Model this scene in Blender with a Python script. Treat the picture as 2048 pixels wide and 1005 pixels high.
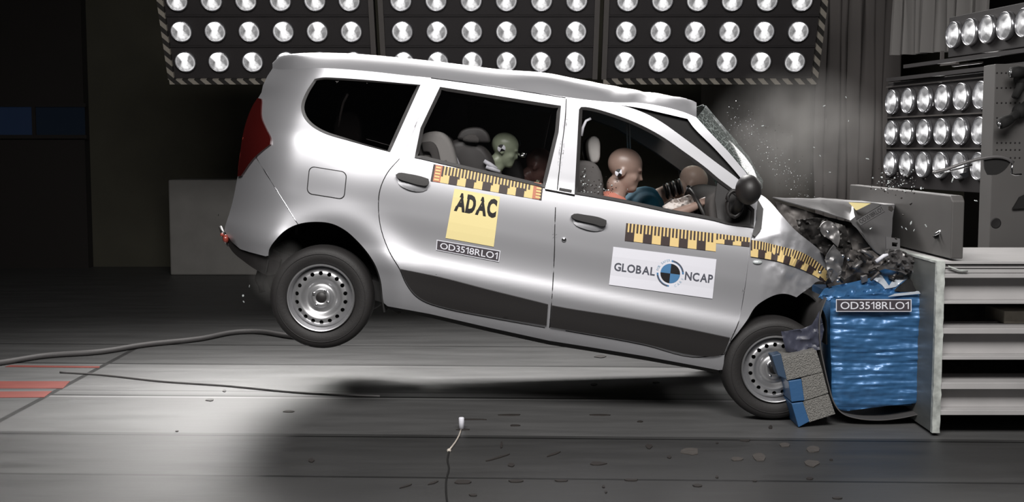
import bpy, bmesh, math, random
import numpy as np
from mathutils import Vector, Matrix, noise
from mathutils.geometry import delaunay_2d_cdt

for o in list(bpy.data.objects):
    bpy.data.objects.remove(o, do_unlink=True)
SC = bpy.context.scene
COL = SC.collection
random.seed(7)

# ------------------------------------------------------------------ camera, world, light, exposure
FOC, CX, CY = 2400.0, 1024.0, 502.5
PITCH = math.atan(207.5 / FOC)
CAM = Vector((0.0, -7.06, 1.64))
cd = bpy.data.cameras.new('camera')
cam = bpy.data.objects.new('camera', cd)
COL.objects.link(cam)
cam.location = CAM
cam.rotation_euler = (math.pi / 2 - PITCH, 0, 0)
cd.sensor_width = 36.0
cd.lens = 36.0 * FOC / 2048.0
cd.clip_end = 100
SC.camera = cam

world = bpy.data.worlds.new('hall_air')
SC.world = world
world.use_nodes = True
world.node_tree.nodes['Background'].inputs[0].default_value = (0.9, 0.92, 1.0, 1)
world.node_tree.nodes['Background'].inputs[1].default_value = 0.022

def area(name, loc, target, sx, sy, power, spread=180.0, col=(1, 0.975, 0.95)):
    l = bpy.data.lights.new(name, 'AREA')
    l.shape = 'RECTANGLE'
    l.size, l.size_y = sx, sy
    l.energy = power
    l.spread = math.radians(spread)
    l.color = col
    o = bpy.data.objects.new(name, l)
    COL.objects.link(o)
    o.location = loc
    d = Vector(target) - Vector(loc)
    o.rotation_euler = d.to_track_quat('-Z', 'Y').to_euler()
    return o
# overhead lamp rig on the camera side, lamp banks behind and to the right
area('front_lamp_rig', (0.0, -5.4, 5.6), (0.1, 0.0, 1.1), 5.5, 2.2, 265, 100)
area('rear_lamp_rig', (-0.6, 4.3, 4.8), (-0.1, 0.0, 0.2), 5.0, 1.4, 270, 100)
area('floor_glare_fill', (-2.3, 4.4, 3.6), (-1.9, 0.6, 0.0), 1.6, 0.8, 22, 40)  # added light without a fixture, makes the glare on the left floor
area('side_lamp_rig', (3.3, 2.6, 2.3), (0.8, 0.3, 1.0), 1.2, 0.7, 10, 120)
SC.view_settings.view_transform = 'Standard'
SC.view_settings.look = 'None'
SC.view_settings.gamma = 1.0
SC.view_settings.use_curve_mapping = False
SC.view_settings.exposure = 0.0

# ------------------------------------------------------------------ pixel <-> place
SP, CP = math.sin(PITCH), math.cos(PITCH)
def ray(px, py):
    u = (CY - py) / FOC
    return Vector(((px - CX) / FOC, CP + u * SP, -SP + u * CP))
def W(px, py, y):
    d = ray(px, py)
    return CAM + d * ((y - CAM.y) / d.y)
def G(px, py, z=0.0):
    d = ray(px, py)
    return CAM + d * ((z - CAM.z) / d.z)
def pm(y):            # metres per pixel at depth y
    return (y - CAM.y) / FOC

def lin(c):
    return tuple(((v / 255.0) / 12.92 if v / 255.0 <= 0.04045 else ((v / 255.0 + 0.055) / 1.055) ** 2.4) for v in c)

# ------------------------------------------------------------------ materials
def newmat(name):
    m = bpy.data.materials.new(name)
    m.use_nodes = True
    return m, m.node_tree, m.node_tree.nodes['Principled BSDF']
def mat(name, rgb, rough=0.5, metal=0.0, coat=0.0, spec=0.5, bump=0.0, bscale=60.0, vary=0.0, vscale=8.0, stretch=(1, 1, 1), emit=None, estr=0.0):
    m, nt, b = newmat(name)
    c = lin(rgb)
    b.inputs['Base Color'].default_value = (*c, 1)
    b.inputs['Roughness'].default_value = rough
    b.inputs['Metallic'].default_value = metal
    b.inputs['Coat Weight'].default_value = coat
    b.inputs['Coat Roughness'].default_value = 0.08
    b.inputs['Specular IOR Level'].default_value = spec
    if emit:
        b.inputs['Emission Color'].default_value = (*lin(emit), 1)
        b.inputs['Emission Strength'].default_value = estr
    if bump or vary:
        tc = nt.nodes.new('ShaderNodeTexCoord')
        mp = nt.nodes.new('ShaderNodeMapping')
        mp.inputs['Scale'].default_value = stretch
        nt.links.new(tc.outputs['Object'], mp.inputs[0])
    if vary:
        n = nt.nodes.new('ShaderNodeTexNoise')
        n.inputs['Scale'].default_value = vscale
        n.inputs['Detail'].default_value = 6
        nt.links.new(mp.outputs[0], n.inputs[0])
        r = nt.nodes.new('ShaderNodeValToRGB')
        r.color_ramp.elements[0].position = 0.3
        r.color_ramp.elements[1].position = 0.7
        r.color_ramp.elements[0].color = (*[v * (1 - vary) for v in c], 1)
        r.color_ramp.elements[1].color = (*[min(1, v * (1 + vary)) for v in c], 1)
        nt.links.new(n.outputs[0], r.inputs[0])
        nt.links.new(r.outputs[0], b.inputs['Base Color'])
    if bump:
        n = nt.nodes.new('ShaderNodeTexNoise')
        n.inputs['Scale'].default_value = bscale
        n.inputs['Detail'].default_value = 5
        nt.links.new(mp.outputs[0], n.inputs[0])
        bp = nt.nodes.new('ShaderNodeBump')
        bp.inputs['Strength'].default_value = bump
        bp.inputs['Distance'].default_value = 0.02
        nt.links.new(n.outputs[0], bp.inputs['Height'])
        nt.links.new(bp.outputs[0], b.inputs['Normal'])
    return m

M = {}
M['paint'] = mat('silver_paint', (182, 182, 186), 0.44, 0.64, coat=0.06)
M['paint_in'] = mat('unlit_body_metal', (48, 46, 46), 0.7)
M['plastic'] = mat('black_plastic', (36, 34, 34), 0.5, bump=0.05, bscale=300)
M['softblack'] = mat('matt_black', (18, 17, 17), 0.8)
M['rubber'] = mat('tyre_rubber', (34, 32, 32), 0.65, bump=0.08, bscale=90)
M['steel'] = mat('wheel_steel', (196, 196, 198), 0.34, 0.85)
M['darksteel'] = mat('dark_steel', (60, 58, 57), 0.45, 0.6, vary=0.35, vscale=20)
M['trim'] = mat('dark_trim', (98, 94, 92), 0.75)
M['trimgrey'] = mat('grey_trim', (140, 136, 132), 0.75)
M['seat'] = mat('grey_seat_cloth', (150, 147, 145), 0.85, bump=0.1, bscale=200)
M['seatdark'] = mat('dark_seat_cloth', (80, 77, 76), 0.85, bump=0.1, bscale=200)
M['childseat'] = mat('charcoal_shell', (60, 57, 57), 0.5)
M['headbrown'] = mat('brown_vinyl', (142, 120, 110), 0.38)
M['headtan'] = mat('tan_vinyl', (226, 198, 182), 0.38)
M['headgreen'] = mat('pale_green_vinyl', (150, 158, 136), 0.35)
M['maroon'] = mat('maroon_vinyl', (138, 104, 98), 0.32)
M['teal'] = mat('teal_cloth', (40, 108, 136), 0.8)
M['peach'] = mat('peach_cloth', (190, 120, 104), 0.7)
M['white'] = mat('white_card', (222, 222, 230), 0.6)
M['black'] = mat('black_ink', (22, 19, 20), 0.6)
M['brownblack'] = mat('brown_black_ink', (58, 46, 44), 0.6)
M['yellow'] = mat('cream_yellow', (232, 216, 156), 0.6)
M['tapeyellow'] = mat('tape_yellow', (222, 194, 132), 0.6)
M['orange'] = mat('orange_print', (186, 116, 90), 0.6)
M['logoblue'] = mat('logo_blue', (74, 124, 168), 0.6)
M['logogrey'] = mat('logo_grey', (80, 82, 92), 0.6)
M['logopale'] = mat('logo_pale', (150, 176, 196), 0.6)
M['plate'] = mat('plate_dark', (62, 56, 62), 0.6)
M['bluefoil'] = mat('blue_foil', (58, 104, 150), 0.4, 0.3, coat=0.3, bump=0.12, bscale=14, stretch=(0.6, 1, 7))
M['bluecard'] = mat('blue_face', (48, 88, 130), 0.5, bump=0.1, bscale=40)
M['foilhighlight'] = mat('silver_foil_highlight', (214, 222, 232), 0.35, 0.4)  # pale silver, with the white highlights of the folds in its colour
M['alu'] = mat('aluminium_sheet', (120, 118, 118), 0.4, 0.6)
M['honey'] = mat('honeycomb_grey', (140, 138, 134), 0.6, 0.2, bump=0.9, bscale=160, vary=0.4, vscale=180)
M['framepaint'] = mat('pale_grey_paint', (172, 170, 170), 0.55, 0.0, vary=0.06, vscale=5)
M['frameedge'] = mat('chipped_grey_paint', (176, 180, 176), 0.6, vary=0.35, vscale=18)
M['wallplate'] = mat('barrier_grey', (88, 86, 85), 0.55, 0.2, vary=0.08, vscale=3)
M['mountplate'] = mat('mount_grey_green', (118, 120, 118), 0.5, 0.4, vary=0.15, vscale=4, stretch=(1, 1, 4))
M['column'] = mat('column_grey', (84, 82, 81), 0.7, vary=0.05, vscale=3)
M['wood'] = mat('pale_wood', (150, 144, 132), 0.7, vary=0.12, vscale=20)
M['lampbox'] = mat('lamp_box_black', (46, 43, 44), 0.6)
M['lampframe'] = mat('lamp_frame_grey', (96, 92, 90), 0.5, 0.3)
M['reflector'] = mat('lamp_rim', (200, 200, 204), 0.25, 0.9)
M['curtain'] = mat('grey_curtain', (122, 117, 115), 0.9)
M['curtainpale'] = mat('pale_curtain', (150, 147, 145), 0.9)
M['walldark'] = mat('dark_olive_wall', (64, 62, 52), 0.9, vary=0.1, vscale=2)
M['wallblack'] = mat('near_black_wall', (30, 26, 24), 0.9)
M['concrete'] = mat('grey_concrete', (120, 118, 115), 0.85, vary=0.08, vscale=4)
M['red'] = mat('red_floor_paint', (118, 54, 46), 0.6, vary=0.1, vscale=6)
M['cable'] = mat('grey_cable', (84, 82, 82), 0.6)
M['cord'] = mat('pale_cord', (190, 182, 172), 0.6)
M['debris'] = mat('dark_debris', (44, 40, 38), 0.6)
M['shard'] = mat('clear_shard', (215, 222, 222), 0.12, 0.3)
M['tail'] = mat('red_lens', (62, 15, 14), 0.18, coat=0.6)
M['tailclear'] = mat('red_lens_rib', (140, 62, 52), 0.2, coat=0.6)
M['chrome'] = mat('chrome', (225, 225, 228), 0.15, 1.0)
M['airbag'] = mat('airbag_cloth', (205, 198, 194), 0.8, bump=0.2, bscale=25)
M['engine'] = mat('engine_dark', (92, 88, 86), 0.6, 0.3, vary=0.25, vscale=9)
M['paintdull'] = mat('dull_silver_paint', (124, 123, 124), 0.45, 0.6)

def glass_mat(name, tint, gloss_rough=0.03, crack=False):
    m, nt, b = newmat(name)
    N, L = nt.nodes, nt.links
    N.remove(b)
    out = N['Material Output']
    tr = N.new('ShaderNodeBsdfTransparent')
    tr.inputs[0].default_value = (*tint, 1)
    gl = N.new('ShaderNodeBsdfGlossy')
    gl.inputs['Roughness'].default_value = gloss_rough
    fr = N.new('ShaderNodeFresnel')
    fr.inputs[0].default_value = 1.45
    mx = N.new('ShaderNodeMixShader')
    L.new(fr.outputs[0], mx.inputs[0]); L.new(tr.outputs[0], mx.inputs[1]); L.new(gl.outputs[0], mx.inputs[2])
    last = mx
    if crack:
        tc = N.new('ShaderNodeTexCoord')
        v = N.new('ShaderNodeTexVoronoi'); v.feature = 'DISTANCE_TO_EDGE'; v.inputs['Scale'].default_value = 26
        L.new(tc.outputs['Object'], v.inputs['Vector'])
        cr = N.new('ShaderNodeValToRGB')
        cr.color_ramp.elements[0].color = (0.75, 0.75, 0.75, 1); cr.color_ramp.elements[0].position = 0.0
        cr.color_ramp.elements[1].color = (0.10, 0.10, 0.10, 1); cr.color_ramp.elements[1].position = 0.05
        L.new(v.outputs['Distance'], cr.inputs[0])
        df = N.new('ShaderNodeBsdfDiffuse'); df.inputs[0].default_value = (0.55, 0.62, 0.6, 1)
        m2 = N.new('ShaderNodeMixShader')
        L.new(cr.outputs[0], m2.inputs[0]); L.new(mx.outputs[0], m2.inputs[1]); L.new(df.outputs[0], m2.inputs[2])
        last = m2
    L.new(last.outputs[0], out.inputs[0])
    return m
M['glass'] = glass_mat('side_glass', (0.86, 0.86, 0.86))
M['glassdark'] = glass_mat('tinted_glass', (0.4, 0.39, 0.39))
M['screen'] = glass_mat('cracked_windscreen', (0.55, 0.6, 0.58), 0.1, True)

def lens_mat(gain=1.0):
    m, nt, b = newmat('lit_lamp_lens')
    N, L = nt.nodes, nt.links
    b.inputs['Base Color'].default_value = (0.2, 0.2, 0.21, 1)
    b.inputs['Roughness'].default_value = 0.3
    tc = N.new('ShaderNodeTexCoord')
    sx = N.new('ShaderNodeSeparateXYZ'); L.new(tc.outputs['Object'], sx.inputs[0])
    def math_(op, a, bb=None, c=None):
        n = N.new('ShaderNodeMath'); n.operation = op
        for i, v in enumerate((a, bb, c)):
            if v is None: continue
            if isinstance(v, (int, float)): n.inputs[i].default_value = v
            else: L.new(v, n.inputs[i])
        return n.outputs[0]
    x = math_('MULTIPLY', sx.outputs[0], 10.0)     # -1..1 over the lens
    z = math_('MULTIPLY', sx.outputs[2], 10.0)
    oi = N.new('ShaderNodeObjectInfo')
    dx = math_('MULTIPLY_ADD', oi.outputs['Random'], 0.16, -0.08)
    x = math_('ADD', x, dx)
    nz = N.new('ShaderNodeTexNoise'); nz.inputs['Scale'].default_value = 28; nz.inputs['Detail'].default_value = 3
    L.new(tc.outputs['Object'], nz.inputs[0])
    ax = math_('ABSOLUTE', x)
    zp = math_('ADD', z, -0.12)
    # hourglass of light: wide at the upper half, narrow at the middle, spread below
    wid = math_('MULTIPLY_ADD', math_('ABSOLUTE', zp), 0.42, 0.22)
    band = math_('DIVIDE', ax, wid)
    hot = math_('SUBTRACT', 1.45, band)
    hot = math_('MAXIMUM', hot, 0.0)
    up = math_('MULTIPLY_ADD', z, 0.75, 0.75)
    up = math_('MAXIMUM', up, 0.16)
    hot = math_('MULTIPLY', hot, up)
    hot = math_('MULTIPLY', hot, math_('MULTIPLY_ADD', nz.outputs[0], 2.4, -0.1))
    hot = math_('MULTIPLY', hot, 1.7)
    base = math_('MULTIPLY_ADD', nz.outputs[0], 0.5, -0.06)
    r = math_('SQRT', math_('ADD', math_('MULTIPLY', x, x), math_('MULTIPLY', z, z)))
    rim = math_('MULTIPLY', math_('MAXIMUM', math_('SUBTRACT', r, 0.82), 0.0), 2.2)
    e = math_('MULTIPLY', math_('ADD', math_('ADD', hot, base), rim), gain)
    b.inputs['Emission Color'].default_value = (1, 0.99, 0.99, 1)
    L.new(e, b.inputs['Emission Strength'])
    return m
M['lens'] = lens_mat()
M['lens_side'] = lens_mat(0.5)

def hazard_mat():
    m, nt, b = newmat('hazard_stripes')
    N, L = nt.nodes, nt.links
    tc = N.new('ShaderNodeTexCoord'); sx = N.new('ShaderNodeSeparateXYZ'); L.new(tc.outputs['Object'], sx.inputs[0])
    a = N.new('ShaderNodeMath'); a.operation = 'ADD'; L.new(sx.outputs[0], a.inputs[0]); L.new(sx.outputs[2], a.inputs[1])
    f = N.new('ShaderNodeMath'); f.operation = 'MULTIPLY'; L.new(a.outputs[0], f.inputs[0]); f.inputs[1].default_value = 8.2
    g = N.new('ShaderNodeMath'); g.operation = 'FRACT'; L.new(f.outputs[0], g.inputs[0])
    t = N.new('ShaderNodeMath'); t.operation = 'GREATER_THAN'; L.new(g.outputs[0], t.inputs[0]); t.inputs[1].default_value = 0.5
    mx = N.new('ShaderNodeMix'); mx.data_type = 'RGBA'
    L.new(t.outputs[0], mx.inputs[0]); mx.inputs[6].default_value = (*lin((40, 38, 36)), 1); mx.inputs[7].default_value = (*lin((150, 144, 134)), 1)
    L.new(mx.outputs[2], b.inputs['Base Color']); b.inputs['Roughness'].default_value = 0.8
    return m
M['hazard'] = hazard_mat()

# ------------------------------------------------------------------ object helpers
OFF = {}
def tag(o, label=None, cat=None, group=None, kind=None):
    if label: o['label'] = label
    if cat: o['category'] = cat
    if group: o['group'] = group
    if kind: o['kind'] = kind
    return o
def empty(name, loc, label=None, cat=None, group=None, parent=None):
    o = bpy.data.objects.new(name, None)
    COL.objects.link(o)
    o.empty_display_size = 0.1
    if parent is not None:
        o.parent = parent
        o.location = Vector(loc) - OFF[parent.name]
    else:
        o.location = loc
    OFF[o.name] = Vector(loc)
    return tag(o, label, cat, group)
def build(name, verts, faces, mats, parent=None, fm=None, smooth=True, base=None, solid=None, bevel=None, label=None):
    """verts in place; ONE mesh object. A top-level mesh gets its origin at its base."""
    if not isinstance(mats, (list, tuple)): mats = [mats]
    vs = [Vector(v) for v in verts]
    if parent is not None: off = OFF[parent.name]
    elif base is not None: off = Vector(base)
    else:
        off = Vector((sum(v.x for v in vs) / len(vs), sum(v.y for v in vs) / len(vs), min(v.z for v in vs)))
    me = bpy.data.meshes.new(name)
    me.from_pydata([tuple(v - off) for v in vs], [], [tuple(f) for f in faces])
    for m in mats: me.materials.append(m)
    if fm is not None: me.polygons.foreach_set('material_index', fm)
    if smooth: me.polygons.foreach_set('use_smooth', [True] * len(me.polygons))
    me.update()
    o = bpy.data.objects.new(name, me)
    COL.objects.link(o)
    if parent is not None: o.parent = parent
    else: o.location = off
    OFF[o.name] = off
    if solid:
        s = o.modifiers.new('thickness', 'SOLIDIFY'); s.thickness = solid; s.offset = -1
        if smooth:
            e = o.modifiers.new('sharp_edges', 'EDGE_SPLIT'); e.split_angle = math.radians(50)
    if bevel:
        b = o.modifiers.new('edges', 'BEVEL'); b.width = bevel; b.segments = 2; b.limit_method = 'ANGLE'
    if label: o['label'] = label
    return o

class MB:
    def __init__(s): s.v, s.f, s.m = [], [], []
    def add(s, vs, fs, mi=0):
        k = len(s.v); s.v += [Vector(v) for v in vs]
        s.f += [tuple(i + k for i in f) for f in fs]; s.m += [mi] * len(fs)
        return s
    def box(s, lo, hi, mi=0):
        x0, y0, z0 = lo; x1, y1, z1 = hi
        return s.add([(x0, y0, z0), (x1, y0, z0), (x1, y1, z0), (x0, y1, z0), (x0, y0, z1), (x1, y0, z1), (x1, y1, z1), (x0, y1, z1)],
                     [(0, 3, 2, 1), (4, 5, 6, 7), (0, 1, 5, 4), (1, 2, 6, 5), (2, 3, 7, 6), (3, 0, 4, 7)], mi)
    def tube(s, pts, r, n=8, mi=0, cap=True):
        pts = [Vector(p) for p in pts]
        rs = r if isinstance(r, (list, tuple)) else [r] * len(pts)
        rings = []
        up = Vector((0, 0, 1))
        for i, p in enumerate(pts):
            d = (pts[min(i + 1, len(pts) - 1)] - pts[max(i - 1, 0)])
            d = d.normalized() if d.length > 1e-9 else Vector((1, 0, 0))
            a = d.cross(up)
            if a.length < 0.05: a = d.cross(Vector((0, 1, 0)))
            a.normalize(); b = d.cross(a)
            rings.append([p + (a * math.cos(2 * math.pi * j / n) + b * math.sin(2 * math.pi * j / n)) * rs[i] for j in range(n)])
        vs = [v for rg in rings for v in rg]
        fs = [(i * n + j, i * n + (j + 1) % n, (i + 1) * n + (j + 1) % n, (i + 1) * n + j) for i in range(len(pts) - 1) for j in range(n)]
        if cap: fs += [tuple(range(n - 1, -1, -1)), tuple((len(pts) - 1) * n + j for j in range(n))]
        return s.add(vs, fs, mi)
    def lathe(s, prof, c, n=48, mi=0, axis='y'):
        vs = []
        for r, h in prof:
            for j in range(n):
                a = 2 * math.pi * j / n
                if axis == 'y': vs.append((c[0] + r * math.cos(a), c[1] + h, c[2] + r * math.sin(a)))
                else: vs.append((c[0] + r * math.cos(a), c[1] + r * math.sin(a), c[2] + h))
        k = len(prof)
        fs = [(i * n + j, i * n + (j + 1) % n, (i + 1) * n + (j + 1) % n, (i + 1) * n + j) for i in range(k - 1) for j in range(n)]
        return s.add(vs, fs, mi)
    def ball(s, c, r, n=16, mi=0, rot=None):
        """ellipsoid, r = radii"""
        if not isinstance(r, (tuple, list)): r = (r, r, r)
        vs, fs = [], []
        for i in range(n + 1):
            t = math.pi * i / n
            for j in range(2 * n):
                a = math.pi * j / n
                v = Vector((r[0] * math.sin(t) * math.cos(a), r[1] * math.sin(t) * math.sin(a), r[2] * math.cos(t)))
                if rot is not None: v = rot @ v
                vs.append(Vector(c) + v)
        w = 2 * n
        for i in range(n):
            for j in range(w):
                fs.append((i * w + j, (i + 1) * w + j, (i + 1) * w + (j + 1) % w, i * w + (j + 1) % w))
        return s.add(vs, fs, mi)
    def build(s, name, mats, parent=None, **k):
        return build(name, s.v, s.f, mats, parent, fm=s.m, **k)

# ------------------------------------------------------------------ outlines and sheets
def crv(pts, closed=True, corner=38, n=5):
    P = [Vector(p) for p in pts]; N = len(P); out = []
    def tan(i):
        if not closed and (i == 0 or i == N - 1): return None
        a, b, c = P[(i - 1) % N], P[i], P[(i + 1) % N]
        d0, d1 = b - a, c - b
        if d0.length < 1e-6 or d1.length < 1e-6: return None
        if math.degrees(d0.angle(d1)) > corner: return None
        return (d0.normalized() + d1.normalized()).normalized()
    for i in range(N if closed else N - 1):
        p, q = P[i], P[(i + 1) % N]; L = (q - p).length
        t0, t1 = tan(i), tan((i + 1) % N)
        t0 = (q - p) if t0 is None else t0 * L
        t1 = (q - p) if t1 is None else t1 * L
        k = max(1, min(n, int(L / 6)))
        for j in range(k):
            t = j / k
            out.append(tuple((2 * t**3 - 3 * t**2 + 1) * p + (t**3 - 2 * t**2 + t) * t0 + (-2 * t**3 + 3 * t**2) * q + (t**3 - t**2) * t1))
    if not closed: out.append(tuple(P[-1]))
    return out
def inside(poly, X, Y):
    r = np.zeros(X.shape, bool)
    P = np.array(poly); Q = np.roll(P, -1, 0)
    for (x0, y0), (x1, y1) in zip(P, Q):
        c = ((y0 > Y) != (y1 > Y))
        if y1 != y0: r ^= c & (X < (x1 - x0) * (Y - y0) / (y1 - y0) + x0)
    return r
def dense(poly, step):
    out = []
    for a, b in zip(poly, poly[1:] + poly[:1]):
        L = math.hypot(b[0] - a[0], b[1] - a[1]); k = max(1, int(round(L / step)))
        for j in range(k): out.append((a[0] + (b[0] - a[0]) * j / k, a[1] + (b[1] - a[1]) * j / k))
    return out
def region(outline, holes=(), step=9.0, jitter=0.0):
    loops = [dense(list(outline), step)] + [dense(list(h), step) for h in holes]
    vs, es = [], []
    for lp in loops:
        k = len(vs); vs += lp; es += [(k + i, k + (i + 1) % len(lp)) for i in range(len(lp))]
    B = np.array(vs)
    x0, y0 = B.min(0); x1, y1 = B.max(0)
    gx, gy = np.meshgrid(np.arange(x0, x1, step), np.arange(y0, y1, step * 0.87))
    gx = gx + (np.arange(gx.shape[0]) % 2)[:, None] * step * 0.5
    gx, gy = gx.ravel(), gy.ravel()
    ok = inside(loops[0], gx, gy)
    for h in loops[1:]: ok &= ~inside(h, gx, gy)
    gx, gy = gx[ok], gy[ok]
    if len(gx):
        keep = np.ones(len(gx), bool)
        for i in range(0, len(gx), 2000):
            d = np.hypot(gx[i:i + 2000, None] - B[None, :, 0], gy[i:i + 2000, None] - B[None, :, 1]).min(1)
            keep[i:i + 2000] = d > step * 0.45
        gx, gy = gx[keep], gy[keep]
    allv = [Vector(p) for p in vs] + [Vector((a, b)) for a, b in zip(gx, gy)]
    ov, oe, of, *_ = delaunay_2d_cdt(allv, es, [], 0, 1e-4)
    C = np.array([[sum(ov[i].x for i in f) / 3, sum(ov[i].y for i in f) / 3] for f in of])
    ok = inside(loops[0], C[:, 0], C[:, 1])
    for h in loops[1:]: ok &= ~inside(h, C[:, 0], C[:, 1])
    tris = []
    for f, k in zip(of, ok):
        if not k: continue
        a, b, c = (ov[i] for i in f)
        ar = (b.x - a.x) * (c.y - a.y) - (b.y - a.y) * (c.x - a.x)
        tris.append(tuple(f) if ar < 0 else tuple(reversed(f)))     # pixel y runs down: faces look at the camera side
    used = sorted({i for t in tris for i in t}); mp = {j: i for i, j in enumerate(used)}
    return [(ov[i].x, ov[i].y) for i in used], [tuple(mp[i] for i in t) for t in tris]
def sheet(name, outline, depth, m, parent=None, holes=(), step=9.0, solid=0.012, off=0.0, **k):
    p2, tr = region(outline, holes, step)
    f = depth if callable(depth) else (lambda x, y: depth)
    vs = [W(x, y, f(x, y) + off) for x, y in p2]
    return build(name, vs, tr, m, parent, solid=solid, **k)
def rrect(x0, y0, x1, y1, r, n=5):
    out = []
    for cx, cy, a0 in ((x1 - r, y0 + r, -90), (x1 - r, y1 - r, 0), (x0 + r, y1 - r, 90), (x0 + r, y0 + r, 180)):
        for j in range(n + 1):
            a = math.radians(a0 + 90 * j / n); out.append((cx + r * math.cos(a), cy + r * math.sin(a)))
    return out
def circ(cx, cy, rx, ry=None, n=24):
    ry = rx if ry is None else ry
    return [(cx + rx * math.cos(2 * math.pi * i / n), cy + ry * math.sin(2 * math.pi * i / n)) for i in range(n)]

def pchip(xs, ys):
    xs, ys = np.array(xs, float), np.array(ys, float)
    h = np.diff(xs); d = np.diff(ys) / h
    m = np.zeros(len(xs)); m[0], m[-1] = d[0], d[-1]
    for i in range(1, len(xs) - 1):
        m[i] = 0 if d[i - 1] * d[i] <= 0 else 2 / (1 / d[i - 1] + 1 / d[i]) if False else (d[i - 1] + d[i]) / 2
    def f(x):
        x = min(max(x, xs[0]), xs[-1])
        i = min(max(int(np.searchsorted(xs, x) - 1), 0), len(h) - 1)
        t = (x - xs[i]) / h[i]
        return ((2 * t**3 - 3 * t**2 + 1) * ys[i] + (t**3 - 2 * t**2 + t) * h[i] * m[i] + (-2 * t**3 + 3 * t**2) * ys[i + 1] + (t**3 - t**2) * h[i] * m[i + 1])
    return f

# lettering: outlines of the built-in font as flat triangles, x 0..1 and y 0..1 over the string's own box
def glyph_mesh(ch, bold):
    cu = bpy.data.curves.new('lettering', 'FONT')
    cu.body = ch; cu.size = 1.0; cu.offset = bold; cu.resolution_u = 3
    ob = bpy.data.objects.new('lettering', cu); COL.objects.link(ob)
    bpy.context.view_layer.update()
    me = bpy.data.meshes.new_from_object(ob.evaluated_get(bpy.context.evaluated_depsgraph_get()))
    vs = [(v.co.x, v.co.y) for v in me.vertices]; fs = [tuple(p.vertices) for p in me.polygons]
    bpy.data.objects.remove(ob); bpy.data.curves.remove(cu); bpy.data.meshes.remove(me)
    return vs, fs
def glyphs(s, bold=0.0, gap=0.085):
    V, F, x = [], [], 0.0
    for ch in s:
        if ch == ' ': x += .3; continue
        if ch == '1':      # a one with its flag, so that it does not read as a capital I
            h = .70; t = .085 + 2 * bold
            vs, fs = [(.20, 0), (.20 + t, 0), (.20 + t, h), (.20, h), (.20, h - .02), (.02, h - .17), (.02, h - .17 - t), (.20, h - .02 - t * 1.35)], [(0, 1, 2, 3), (7, 4, 5, 6)]
        else: vs, fs = glyph_mesh(ch, bold)
        x0 = min(v[0] for v in vs); x1 = max(v[0] for v in vs); k = len(V)
        V += [(v[0] - x0 + x, v[1]) for v in vs]; F += [tuple(i + k for i in f) for f in fs]
        x += x1 - x0 + gap
        if ch == 'A' or ch == 'L': x -= .03
    xs = [v[0] for v in V]; ys = [v[1] for v in V]
    x0, x1, y0, y1 = min(xs), max(xs), min(ys), max(ys)
    return [((a - x0) / (x1 - x0), (c - y0) / (y1 - y0)) for a, c in V], F, (x1 - x0) / (y1 - y0)
def quadmap(q):
    TL, TR, BR, BL = [Vector(p) for p in q]
    return lambda u, v: (TL * (1 - u) * (1 - v) + TR * u * (1 - v) + BR * u * v + BL * (1 - u) * v)
class Sticker:
    """a printed sheet: flat shapes in its own 0..1 square laid on a curved panel, in a few ink layers"""
    def __init__(s, q, depth, off=-0.004):
        s.q, s.depth, s.off, s.b = (q if callable(q) else quadmap(q)), depth, off, MB()
    def pt(s, u, v, layer):
        p = s.q(u, v); d = s.depth(p[0], p[1]) if callable(s.depth) else s.depth
        return W(p[0], p[1], d + s.off - 0.0012 * layer)
    def face(s, poly, fs, mi, layer):
        vs = [s.pt(u, v, layer) for u, v in poly]
        out = []
        for f in fs:
            n = Vector((0, 0, 0))
            for i in range(len(f)):
                a, b = vs[f[i]], vs[f[(i + 1) % len(f)]]
                n += a.cross(b)
            out.append(f if n.y < 0 else tuple(reversed(f)))
        s.b.add(vs, out, mi)
    def rect(s, u0, v0, u1, v1, mi, layer, nu=1, nv=1):
        pts = [(u0 + (u1 - u0) * i / nu, v0 + (v1 - v0) * j / nv) for j in range(nv + 1) for i in range(nu + 1)]
        fs = [(j * (nu + 1) + i, j * (nu + 1) + i + 1, (j + 1) * (nu + 1) + i + 1, (j + 1) * (nu + 1) + i) for j in range(nv) for i in range(nu)]
        s.face(pts, fs, mi, layer)
    def text(s, t, u0, v0, u1, v1, mi, layer, bold=0.0, gap=0.085):
        vs, fs, _ = glyphs(t, bold, gap)
        s.face([(u0 + (u1 - u0) * x, v1 + (v0 - v1) * y) for x, y in vs], fs, mi, layer)
    def build(s, name, mats, parent, label=None):
        return s.b.build(name, mats, parent, smooth=False, label=label)

def fbm(x, y, z=0.0, oct=4):
    return noise.fractal(Vector((x, y, z)), 0.9, 2.0, oct)

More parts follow.
